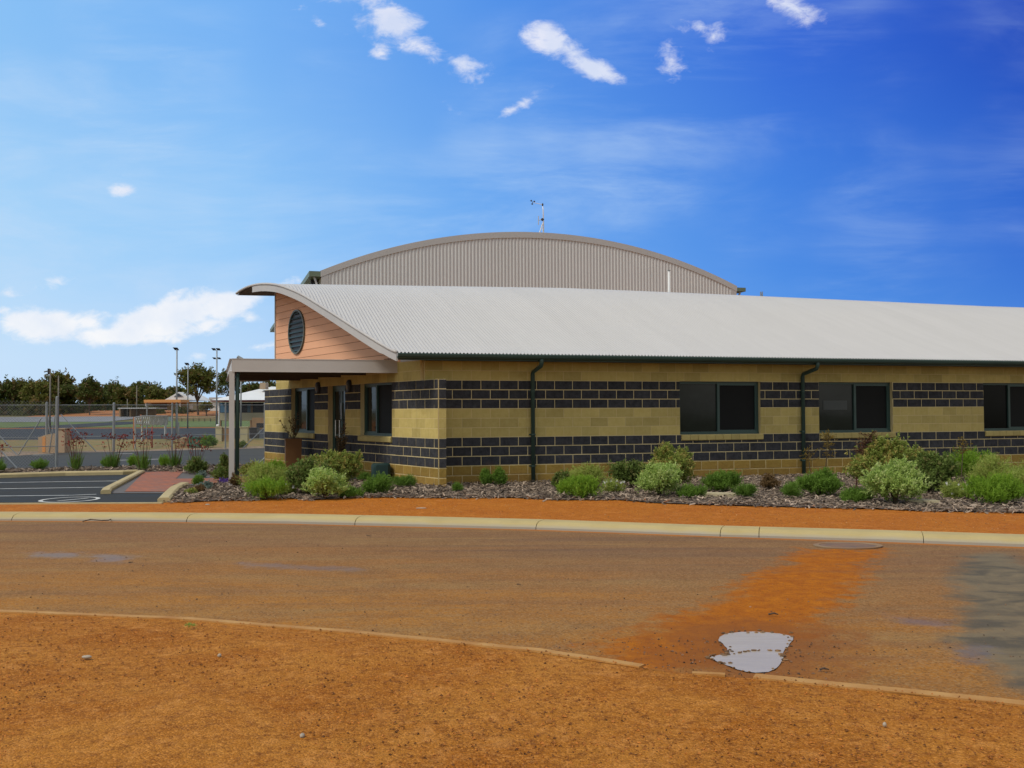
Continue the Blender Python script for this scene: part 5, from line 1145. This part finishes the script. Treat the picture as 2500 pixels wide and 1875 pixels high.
# ------------------------------------------------------------------ fences
def pipe(mb, a, b, r=.025): mb.tube([a, b], r, 6)
def chainlink(name, label, L, ztop, posts, braces, rails, z0=ZG, gap=.085):
    """L: ground polyline; posts: picture columns"""
    f_ = thing(name, label, 'fence', L[0]); 
    for (p, h, r) in posts:
        mb = MB(); pipe(mb, (p[0], p[1], z0 - .1), (p[0], p[1], z0 + h), r); mb.blob((p[0], p[1], z0 + h), r, r, r * .6, 8, 4, 0); mb.build('post', M_steel, f_)
    mb = MB()
    for zr in rails:
        for a, b in zip(L[:-1], L[1:]): pipe(mb, (a[0], a[1], zr), (b[0], b[1], zr), .014)
    if rails: mb.build('rail', M_steel, f_)
    for a, b in braces: mb = MB(); pipe(mb, a, b, .02); mb.build('brace', M_steel, f_)
    mb = MB(); w = .003; Hn = ztop - z0
    for a, b in zip(L[:-1], L[1:]):
        a = np.array(a[:2]); b = np.array(b[:2]); ln = np.linalg.norm(b - a); u = (b - a) / ln; nn = np.array([-u[1], u[0]]); k = -Hn
        while k < ln:
            for s_ in (0, 1):
                t0, t1 = k, k + Hn; zz0, zz1 = (z0, ztop) if s_ == 0 else (ztop, z0)
                if t0 < 0: zz0 = zz0 + (zz1 - zz0) * (-t0 / Hn); t0 = 0
                if t1 > ln: zz1 = zz0 + (zz1 - zz0) * (ln - t0) / (t1 - t0); t1 = ln
                p, q = a + u * t0, a + u * t1; off = nn * (.002 if s_ else -.002)
                mb.add([(p[0] + off[0], p[1] + off[1], zz0 - w), (q[0] + off[0], q[1] + off[1], zz1 - w), (q[0] + off[0], q[1] + off[1], zz1 + w), (p[0] + off[0], p[1] + off[1], zz0 + w)], [(0, 1, 2, 3)])
            k += gap
    mb.build('wire_mesh', M_wire, f_, fix=False); return f_
Fl = [gnd(x, y, ZG) for x, y in ((-300, 1113), (0, 1108), (115, 1105.5), (300, 1102), (575, 1095.5), (648, 1093.5))] + [(at(700, 1092, 45.)[0], 45., ZG)]
def onl(x):   # point of the far fence line under a picture column
    pxl = [px_of((p[0], p[1], ZG)) for p in Fl]; return (float(np.interp(x, pxl, [p[0] for p in Fl])), float(np.interp(x, pxl, [p[1] for p in Fl])), ZG)
def br(x0, y0, x1, y1): b = gnd(x1, y1, ZG); a = at(x0, y0, b[1] + .02); return (a, b)
posts = [(onl(x), h, r) for x, h, r in ((-140, 1.95, .03), (113, 1.98, .045), (138, 2.05, .06), (277, 1.95, .05), (416, 1.95, .035), (549, 1.95, .035), (646, 1.95, .04))]
chainlink('chain_link_fence', 'chain link fence with braced corner posts along the far side of the driveway', Fl, ZG + 1.9, posts, [br(101, 1021, 44, 1112), br(135, 1014, 119, 1106), br(115, 1014, 131, 1104), br(148, 1011, 235, 1103), (at(668, 1022, 43.5), gnd(592, 1095, ZG))], [ZG + .62, ZG + 1.88])
p139 = gnd(138, 1143, ZG); pm40 = gnd(-60, 1150, ZG)
chainlink('side_fence', 'nearer chain link fence panel with a brace at the left edge', [gnd(-400, 1155, ZG), pm40, p139], ZG + 1.9, [(pm40, 1.95, .03), (p139, 2.0, .04)], [br(2, 1100, 46, 1148), br(-30, 1030, 42, 1112)], [ZG + .62])
pb = gnd(632, 1131, ZG); bp = thing('brace_rail', 'grey brace rail leaning by the far end of the gable wall', 'rail', pb); mb = MB(); pipe(mb, pb, at(660, 1105, pb[1]), .02); pipe(mb, (at(660, 1105, pb[1])[0], pb[1], ZG), at(660, 1100, pb[1]), .025); mb.build('rail', M_steel, bp)

# ------------------------------------------------------------------ poles
def fpole(label, x, ytop, Y, r=.06, heads=(), mat=None, name='floodlight_pole', grp='floodlight poles round the courts', cat='light pole'):
    t = at(x, ytop, Y); zb = terr(Y) if Y > 108 else ZG; p_ = thing(name, label, cat, (t[0], Y, zb), grp); mb = MB(); mb.tube([(t[0], Y, zb), (t[0], Y, t[2])], [r, r * .6], 8); mb.build('pole', mat or M_steel, p_, smooth=True)
    for (dx, y, w) in heads:
        q = at(x + dx, y, Y); s_ = Y / FPX; mb = MB(); W_ = w * s_
        mb.add([(q[0] - W_, Y - .15, q[2] + W_ * .6), (q[0] + W_ * .8, Y - .1, q[2] + W_ * .55), (q[0] + W_, Y + .15, q[2] - W_ * .55), (q[0] - W_ * .6, Y + .1, q[2] - W_ * .5), (q[0] - W_, Y - .05, q[2] + W_ * .7), (q[0] + W_ * .8, Y, q[2] + W_ * .65), (q[0] + W_, Y + .25, q[2] - W_ * .45), (q[0] - W_ * .6, Y + .2, q[2] - W_ * .4)],
               [(0, 1, 2, 3), (7, 6, 5, 4), (0, 1, 5, 4), (1, 2, 6, 5), (2, 3, 7, 6), (3, 0, 4, 7)]); h_ = mb.build('lamp_head', M_dark, p_)
        mb = MB(); pipe(mb, (t[0], Y, q[2] - .05), (q[0], Y, q[2] - .02), .02); mb.build('arm', M_steel, p_)
    return p_
fpole('tall floodlight pole with a single head left of the big tree', 432, 853, 66., .075, [(-3, 852, 5.5)])
fpole('tallest floodlight pole carrying two pairs of lamp heads', 529.5, 856, 72., .075, [(-8, 853, 4.5), (3, 853, 4.5), (-6.5, 875, 3.6), (5, 875, 3.6)])
fpole('thin pale floodlight pole in front of the big tree', 459, 890, 100., .075, [(-3, 889, 5)])
fpole('floodlight pole seen under the canopy right of its post', 588.5, 885, 62., .06, [(-2, 876, 3)])
pw = fpole('timber power pole with a transformer top at left', 123, 901, 75., .085, [], M_wood, 'power_pole', 'timber poles', 'power pole')
q = at(119, 903, 75.); mb = MB(); mb.tube([(q[0], 75, q[2] - .35), (q[0], 75, q[2] + .1)], .09, 8); mb.tube([(q[0] - .35, 75, q[2] - .15), (q[0] + .1, 75, q[2] - .05)], .05, 6); mb.build('transformer', M_dark, pw)
fpole('shorter bare timber pole right of the transformer pole', 143, 917, 75., .075, [], M_wood, 'power_pole', 'timber poles', 'power pole')
for lab, x, yt, Y in (('distant power pole with a crossarm above the dark scrub', 283, 927, 260.), ('farther power pole with a short crossarm', 301, 938, 270.)):
    q = fpole(lab, x, yt, Y, .16, [], M_wood, 'power_pole', 'distant power poles', 'power pole'); t = at(x, yt + 2, Y); mb = MB(); mb.box(t[0] - .5, t[0] + .5, Y - .06, Y + .06, t[2] - .06, t[2] + .06); mb.build('crossarm', M_wood, q)
fpole('thin pale pole before the middle of the scrub', 334, 941, 158., .11, [], M_wood, 'power_pole', 'distant power poles', 'power pole')
fpole('short pale pole before the scrub', 311, 974, 158., .11, [], M_wood, 'power_pole', 'distant power poles', 'power pole')
fpole('red rusty marker post behind the kangaroo paws', 371.5, 1040, 43.5, .035, [], M_red, 'marker_post', None, 'post')

# ------------------------------------------------------------------ shelter, goals, cabinets
def bx(mb, x0, x1, y0, y1, Y, dep):     # box whose front face spans picture rectangle at depth Y
    a = at(x0, y1, Y); b = at(x1, y0, Y); mb.box(a[0], b[0], Y, Y + dep, a[2], b[2])
sh = thing('shelter', 'small shelter with a flat orange roof on grey posts by the court', 'shelter', at(395, 1074, 60))
mb = MB(); bx(mb, 351, 441, 975.5, 982.5, 60, 1.6); mb.build('roof', M_org, sh)
for x in (359, 433):
    mb = MB(); a = at(x, 983, 60.3); mb.tube([(a[0], 60.3, ZG), (a[0], 60.3, a[2])], .045, 8); mb.build('post', M_steel, sh)
gf = thing('goal_frame', 'white lattice goal frame with orange posts and a sagging white net', 'goal', gnd(327, 1096, ZG))
g1, g2, g3, g4_ = gnd(327, 1096, ZG), gnd(347, 1079, ZG), gnd(404, 1064, ZG), gnd(435, 1063, ZG)
for (p, yt, m_, w) in ((g1, 1018, M_org2, .035), (g2, 1014, M_cloth, .06), (g3, 1031, M_cloth, .085), (g4_, 1031, M_cloth, .085)):
    x = px_of(p); t = at(x, yt, p[1]); mb = MB(); mb.bar((p[0], p[1], ZG), (t[0], t[1], t[2]), w * 1.3); mb.build('post', m_, gf)
p = gnd(330, 1096, ZG); mb = MB(); mb.bar((p[0], p[1], ZG), at(330, 1018, p[1]), .05); mb.build('post', M_cloth, gf)
mb = MB(); mb.bar(at(344, 1012, g2[1] - .1), at(343, 1040, g2[1] - .1), .05); mb.build('marker', M_org2, gf)
mb = MB(); A = at(330, 1019, g1[1]); Bq = at(347, 1016, g2[1]); Cq = at(410, 1016, 60.); A2 = at(330, 1034, g1[1]); B2 = at(347, 1036, g2[1]); C2 = at(366, 1037, 55.); C1 = at(366, 1016, 55.)
for a, b in ((A, Bq), (A2, B2), (Bq, Cq), (B2, C2)): mb.bar(a, b, .05)
for (a, b, c, d) in ((A, Bq, A2, B2), (Bq, C1, B2, C2)):
    a, b, c, d = map(np.array, (a, b, c, d))
    for k in range(4): t0, t1 = k / 4, (k + 1) / 4; mb.bar(tuple(a + (b - a) * t0), tuple(c + (d - c) * t1), .028); mb.bar(tuple(c + (d - c) * t0), tuple(a + (b - a) * t1), .028)
mb.build('lattice', M_cloth, gf)
mb = MB(); nx, nz = 14, 6; V = []
for i in range(nx + 1):
    for j in range(nz + 1):
        x = 364 + 45 * i / nx; y0, y1 = 1016, 1040 - (3 if i % 3 else 0); V.append(at(x, y0 + (y1 - y0) * j / nz, 55 + 5 * i / nx + .12 * math.sin(i * 1.9 + j)))
mb.add(V, [(i * (nz + 1) + j, (i + 1) * (nz + 1) + j, (i + 1) * (nz + 1) + j + 1, i * (nz + 1) + j + 1) for i in range(nx) for j in range(nz)]); nn = mb.build('net', M_cloth, gf, fix=False)
sm = nn.modifiers.new('thick', 'SOLIDIFY'); sm.thickness = .02
mb = MB(); bx(mb, 411, 421, 1017, 1028, 50., .05); o = mb.build('sign_panel', pm('pale blue panel', (.18, .25, .27), (.15, .22, .24), 2., .6)); tag(o, 'small pale blue panel hung beside the goal net', 'panel')
mb = MB(); c = gnd(423, 1075, ZG); mb.tube([(c[0], c[1], ZG), (c[0], c[1], ZG + .22)], [.08, .09], 10); mb.blob((c[0], c[1], ZG + .26), .10, .09, .05, 10, 6, 0); o = mb.build('blue_bin', M_blue); tag(o, 'small blue tub standing before the courts', 'tub')
mb = MB(); c = gnd(446, 1093, ZG); mb.blob((c[0], c[1] + .2, ZG + .2), .27, .24, .27, 14, 9, .08); mb.box(c[0] - .23, c[0] + .23, c[1], c[1] + .4, ZG, ZG + .38); o = mb.build('boulder', pm('tan boulder', (.30, .22, .12), (.23, .16, .09), 4., .9, .6, 9.)); tag(o, 'squat tan boulder left of the green cabinet', 'boulder')
gc = thing('green_cabinet', 'green steel cabinet beyond the kangaroo paws', 'cabinet', gnd(473, 1094, ZG)); mb = MB(); c = gnd(473, 1094, ZG); mb.box(c[0] - .22, c[0] + .24, c[1], c[1] + .35, ZG, ZG + .45); mb.build('body', M_green2, gc); mb = MB(); mb.box(c[0] - .25, c[0] + .27, c[1] - .03, c[1] + .38, ZG + .45, ZG + .49); mb.build('lid', M_green2, gc); mb = MB(); mb.box(c[0] - .18, c[0] + .2, c[1] - .012, c[1] - .002, ZG + .06, ZG + .40); mb.build('door', M_green2, gc)
shrub('small_shrub', 'green bush right of the green cabinet beyond the driveway', [('mid', 486, 526, 1064, 1094, 260, 10, .2, .10, .04, .4, .9, 0)], 505, 1094, 3, SG)
shrub('small_shrub', 'small dark bush at the foot of the gate pillar', [('dark', 580, 600, 1078, 1094, 120, 10, .15, .08, .03, .4, .9, 0)], 590, 1094, 0, SG)
mb = MB(); c = gnd(116, 1106, ZG); Y = c[1]; a = at(93, 1068, Y); b = at(138, 1057, Y); m0 = at(110, 1062, Y)
V = [(a[0], Y, ZG), (b[0], Y, ZG), (b[0], Y, b[2]), (m0[0], Y, m0[2]), (a[0], Y, a[2])]; V += [(v[0], v[1] + .8, v[2]) for v in V]
mb.add(V, [(0, 1, 2, 3, 4), (9, 8, 7, 6, 5)] + [(i, (i + 1) % 5, 5 + (i + 1) % 5, 5 + i) for i in range(5)]); mc = mb.build('meter_cabinet', M_tan); tag(mc, 'low tan rendered enclosure with a sloping top behind the fence', 'enclosure')
mb = MB(); bx(mb, 103, 111, 1066, 1104, Y - .01, .01); mb.build('panel', M_org, mc)
mb = MB(); bx(mb, 141, 158, 1048, 1105, Y, .5); bx(mb, 140, 159, 1045.5, 1048, Y - .03, .56); o = mb.build('pillar', M_tan); tag(o, 'square tan pillar right of the low tan enclosure', 'pillar')
# gate pillars and pavilion
gp_ = thing('gateway', 'pale pillared gateway with brown gates before the pavilion', 'gate', gnd(565, 1079, ZG)); Y = 53.
for x0, x1 in ((526, 541), (586, 604)): mb = MB(); bx(mb, x0, x1, 1044, 1081, Y, .35); bx(mb, x0 - 1, x1 + 1, 1041.5, 1044, Y - .03, .42); mb.build('pillar', M_cream, gp_)
mb = MB(); bx(mb, 541, 586, 1041.5, 1045, Y + .1, .15); mb.build('beam', M_cream, gp_)
for x0, x1 in ((544, 556), (557, 568)): mb = MB(); bx(mb, x0, x1, 1046, 1076, Y + .12, .05); mb.build('gate_leaf', M_brown, gp_)
mb = MB(); c = at(531.5, 1039, Y + .15); mb.blob(c, .09, .09, .07, 12, 8, 0); mb.build('globe', M_white, gp_, smooth=True)
mb = MB(); bx(mb, 610, 627, 1046, 1070, 56., .6); bx(mb, 609, 628, 1044, 1046, 55.97, .66); o = mb.build('dark_container', M_dark); tag(o, 'dark container standing under the pavilion beside the brace', 'container')
pv = thing('pavilion', 'raised pavilion with white hip roof and red striped fascia beyond the courts', 'building', at(600, 1048, 92)); Y = 92.
mb = MB(); bx(mb, 518, 760, 980.5, 983, Y - 1.0, 14); mb.build('fascia_lower', M_cream, pv); mb = MB(); bx(mb, 516, 762, 977, 980, Y - 1.05, 14); mb.build('fascia', M_red, pv)
a = at(515, 977, Y - 1.1); b = at(763, 977, Y - 1.1); rg = at(640, 944, Y + 4); rg2 = at(700, 944, Y + 4); z = a[2]
mb = MB(); V = [(a[0], Y - 1.1, z), (b[0], Y - 1.1, z), (b[0], Y + 13, z), (a[0], Y + 13, z), (rg[0], Y + 6, rg[2]), (rg2[0], Y + 6, rg2[2])]
mb.add(V, [(0, 1, 5, 4), (1, 2, 5), (2, 3, 4, 5), (3, 0, 4), (3, 2, 1, 0)]); rf = mb.build('roof', M_house, pv)
mb = MB(); bx(mb, 634, 648, 934, 950, Y + 3, 1.2); mb.build('roof_cooler', M_tan, rf)
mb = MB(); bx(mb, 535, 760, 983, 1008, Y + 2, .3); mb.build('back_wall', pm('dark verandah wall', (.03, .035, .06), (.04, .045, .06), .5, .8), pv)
for x0, x1 in ((538, 558), (604, 612)): mb = MB(); bx(mb, x0, x1, 985 if x0 > 600 else 983, 1007, Y + 1.9, .08); mb.build('blue_shutter', M_blue, pv)
mb = MB(); bx(mb, 612, 617, 984, 1007, Y + 1.85, .08); mb.build('door', M_brown, pv)
mb = MB(); bx(mb, 534, 760, 1007, 1026, Y, .2); mb.build('balustrade', M_cream, pv)
mb = MB(); bx(mb, 536, 760, 1024, 1026.5, Y + .2, 8); mb.build('floor_slab', M_cream, pv)
for x in (535, 610): mb = MB(); bx(mb, x, x + 4, 1026, 1047, Y, .3); mb.build('pier', M_brown, pv)
mb = MB(); bx(mb, 615, 760, 1019, 1048, Y - .5, 5); bw = mb.build('lower_wall', M_brown, pv); mb = MB(); bx(mb, 626, 643, 1033, 1043, Y - .56, .05); mb.build('window', M_dark, bw)
mb = MB(); bx(mb, 533, 535.5, 983, 1040, Y - .8, .15); mb.build('post', M_white, pv)
b2 = thing('back_roof_house', 'cream gabled house peeking above the pavilion roof', 'house', at(665, 1000, 120)); mb = MB(); Y = 120.; a = at(648, 952, Y); b = at(700, 952, Y); c = at(662, 943, Y)
V = [(a[0], Y, a[2]), (b[0], Y, a[2]), (c[0], Y, c[2])]; V += [(v[0], v[1] + 9, v[2]) for v in V]; mb.add(V, [(0, 1, 2), (5, 4, 3), (0, 1, 4, 3), (1, 2, 5, 4), (2, 0, 3, 5)]); mb.build('roof', M_house, b2); mb = MB(); mb.box(a[0] + .2, b[0] - .2, Y + .2, Y + 8.6, terr(Y), a[2]); mb.build('wall', M_cream, b2)
# white gabled house by the big tree
wh = thing('white_house', 'white gabled house with a dark triangular gable beside the big tree', 'house', at(432, 1004, 172)); Y = 172.
mb = MB(); bx(mb, 408, 468, 980, 1002, Y + 2, 8); mb.build('wall', M_cream, wh)
a, b, c = at(400, 977, Y), at(470, 977, Y), at(435, 957, Y)
mb = MB(); V = [(a[0], Y, a[2]), (b[0], Y, a[2]), at(456, 968, Y), c, at(420, 966, Y)]; V = [tuple(v) for v in V]; V2 = [(v[0], v[1] + 11, v[2]) for v in V]; mb.add(V + V2, [(0, 1, 2, 3, 4), (9, 8, 7, 6, 5)] + [(i, (i + 1) % 5, 5 + (i + 1) % 5, 5 + i) for i in range(5)]); mb.build('roof', M_house, wh)
mb = MB(); V = [at(424, 969, Y - .1), at(447, 968, Y - .1), at(435.5, 960, Y - .1)]; V += [(v[0], v[1] + .05, v[2]) for v in V]; mb.add(V, [(0, 1, 2), (5, 4, 3), (0, 1, 4, 3), (1, 2, 5, 4), (2, 0, 3, 5)]); mb.build('gable_window', pm('dark gable glass', (.05, .06, .09), (.04, .05, .07), 1., .4), wh)
mb = MB(); bx(mb, 462, 470, 986, 998, Y + 1.8, .1); mb.build('door', M_house, wh)
for x in (354, 438): mb = MB(); bx(mb, x, x + 2, 983, 1000, Y - 1, .2); mb.build('verandah_post', M_white, wh)
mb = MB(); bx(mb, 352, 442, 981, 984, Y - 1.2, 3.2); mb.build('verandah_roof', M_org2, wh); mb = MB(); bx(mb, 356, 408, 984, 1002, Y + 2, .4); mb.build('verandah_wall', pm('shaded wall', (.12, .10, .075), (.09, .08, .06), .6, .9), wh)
bh = thing('low_white_house', 'low white house right of the big tree', 'house', at(520, 1004, 178)); mb = MB(); bx(mb, 512, 548, 976, 1003, 178., 6); mb.build('wall', M_house, bh); mb = MB(); bx(mb, 510, 550, 970, 976, 177.5, 7); mb.build('roof', M_halltrim, bh)
dg = thing('dugout', 'low brown dugout with a flat grey roof on the bank', 'shed', at(330, 1016, 158)); Y = 158.
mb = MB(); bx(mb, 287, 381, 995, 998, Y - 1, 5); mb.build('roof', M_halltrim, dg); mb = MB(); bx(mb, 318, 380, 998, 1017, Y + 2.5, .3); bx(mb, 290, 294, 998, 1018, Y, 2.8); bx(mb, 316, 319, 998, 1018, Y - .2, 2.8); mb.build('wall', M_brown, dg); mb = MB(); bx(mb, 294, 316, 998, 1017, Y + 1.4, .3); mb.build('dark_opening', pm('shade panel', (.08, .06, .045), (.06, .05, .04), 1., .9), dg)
# long rail fence at the field edge
rf_ = thing('rail_fence', 'thin brown rail fence at the edge of the green field', 'fence', at(480, 1030, 139)); mb = MB(); a, b = at(421, 1019.5, 139.), at(528, 1018.5, 139.); mb.bar(a, b, .12); a2, b2_ = at(421, 1022, 139.), at(528, 1021.5, 139.); mb.bar(a2, b2_, .10); mb.build('rail', M_tan, rf_)
for x in np.arange(430, 530, 14): mb = MB(); t = at(x, 1019, 139.); mb.tube([(t[0], 139, terr(139)), t], .05, 6); mb.build('post', M_dark, rf_)
for i, x in enumerate((167, 214, 241, 255, 270)):
    mb = MB(); t = at(x, 1003.5 + (i == 0), 178.); mb.box(t[0] - .08, t[0] + .08, 177.9, 178.1, terr(178), t[2] + .15); tag(mb.build('bollard', M_tan), 'pale bollard on the orange bank', 'bollard', 'bollards on the orange bank')

# ------------------------------------------------------------------ trees
def tree(label, x0, x1, yt, yb, Y, style='gum', n=2600, crown=.62, lsz=.42, grp='trees beyond the courts', name='eucalypt_tree', lumps_n=9, gaps=0.):
    b = at((x0 + x1) / 2, yb, Y); s_ = FPX / Y; w = (x1 - x0) / s_ * (1.25 if crown > .88 else 1.08); H_ = 0; zb = terr(Y); zt = at((x0 + x1) / 2, yt, Y)[2]; H_ = zt - zb
    t_ = thing(name, label, 'tree', (b[0], Y, zb), grp); mb = MB(); cr0 = zb + H_ * (1 - crown)
    tr = max(.12, H_ * .022); lean = random.uniform(-.04, .04) * w
    mb.tube([(b[0], Y, zb - .2), (b[0] + lean, Y, zb + H_ * .25), (b[0] + lean * 2, Y, zb + H_ * .7)], [tr, tr * .75, tr * .3], 8)
    lumps = []; ch = zt - cr0; scrub = crown > .88
    if scrub: lumps += [(b[0], Y, zb + H_ * .05, w * .56, w * .35, H_ * .86), (b[0], Y - w * .1, zb + H_ * .02, w * .6, w * .3, H_ * .55), (b[0], Y - w * .1, zb, w * .62, w * .3, H_ * .35)]; n = int(n * 2.2)
    for i in range(lumps_n):
        a = 2 * math.pi * i / lumps_n + random.uniform(-.4, .4); rr = random.uniform(.20, .36); zz = cr0 + ch * random.uniform(.25, .72)
        c = (b[0] + math.cos(a) * w * rr, Y + math.sin(a) * w * rr * .8, zz); k = random.uniform(.15, .23)
        lumps.append((*c, w * k, w * k, min(w * k, ch * .28)))
        mb.tube([(b[0] + lean, Y, zb + H_ * .25), tuple(np.array([b[0], Y, zz - .2]) * .5 + np.array(c) * .5 - np.array([0, 0, .3])), c], [tr * .5, tr * .3, tr * .12], 6)
    lumps.append((b[0] + random.uniform(-.1, .1) * w, Y, zt - ch * .26, w * .28, w * .26, ch * .26)); lumps.append((b[0] - .2 * w, Y, zt - ch * .34, w * .22, w * .2, ch * .24)); lumps.append((b[0] + .2 * w, Y, zt - ch * .36, w * .22, w * .2, ch * .24))
    lumps.append((b[0], Y, (zt + cr0) / 2, w * .38, w * .3, ch * .36))
    mb.build('trunk', M_bark, t_); global ZG
    z0_ = ZG; r_ = sprigs(lumps, n // 9, 9, lsz * 1.4, lsz, lsz * .55, .25, 1., .2)
    leafmesh('crown', LM[style], t_, *r_); return t_
tree('dark scrubby tree at the far left edge', -60, 45, 926, 1012, 168, 'gumd', 5200, .96); tree('olive scrub tree left of the power poles', 10, 90, 920, 1012, 170, 'gum', 5200, .96); tree('brownish scrub tree behind the fence gate', 55, 135, 926, 1012, 166, 'gum', 4800, .96)
tree('tall open crowned tree behind the two timber poles', 99, 188, 903, 1012, 178, 'gum', 6500, .82); tree('dense low tree under the open crowned tree', 120, 200, 938, 1014, 172, 'gumd', 5200, .9)
tree('round topped dark tree with a forked trunk before the bank', 188, 250, 920, 1018, 165, 'gumd', 6500, .80, .36)
tree('dark scrub filling the gap behind the forked trunk', 184, 266, 944, 1008, 186, 'gumd', 3000, .97)
tree('dark domed scrub tree left of centre', 236, 304, 930, 1008, 200, 'gumd', 4200, .97); tree('yellowish domed scrub tree', 276, 346, 938, 1008, 190, 'gum', 4200, .97); tree('dark scrub dome behind the orange roofed shelter', 310, 390, 929, 1008, 205, 'gumd', 5200, .97); tree('low scrub tree right of the dark dome', 355, 415, 942, 1008, 200, 'gum', 3600, .97); tree('far scrub tree left of the big tree', 396, 456, 940, 1008, 215, 'gumd', 3600, .97)
tree('big spreading tree standing beside the white house', 436, 532, 886, 1016, 163, 'gum', 9500, .74, .34, lumps_n=12); tree('sparse dark tree behind the floodlight pole', 520, 600, 897, 1008, 190, 'gumd', 5200, .8, .34); tree('dark tree seen under the canopy', 580, 650, 928, 1008, 185, 'gumd', 3600, .85, .34); tree('dark tree touching the far end of the gable wall', 630, 700, 922, 1008, 190, 'gumd', 3600, .85, .34)
tree('small brown leafed tree right of the big tree', 486, 522, 978, 1017, 160, 'gum', 1500, .85, .25); tree('dark low hedge bush before the white house', 428, 458, 992, 1006, 168, 'gumd', 900, .97, .22); tree('low green bush on the bank behind the shelter', 372, 402, 994, 1006, 168, 'gum', 800, .97, .22)
tree('low dark hedge left of the bank bush', 350, 378, 990, 1004, 169, 'gumd', 700, .97, .22)
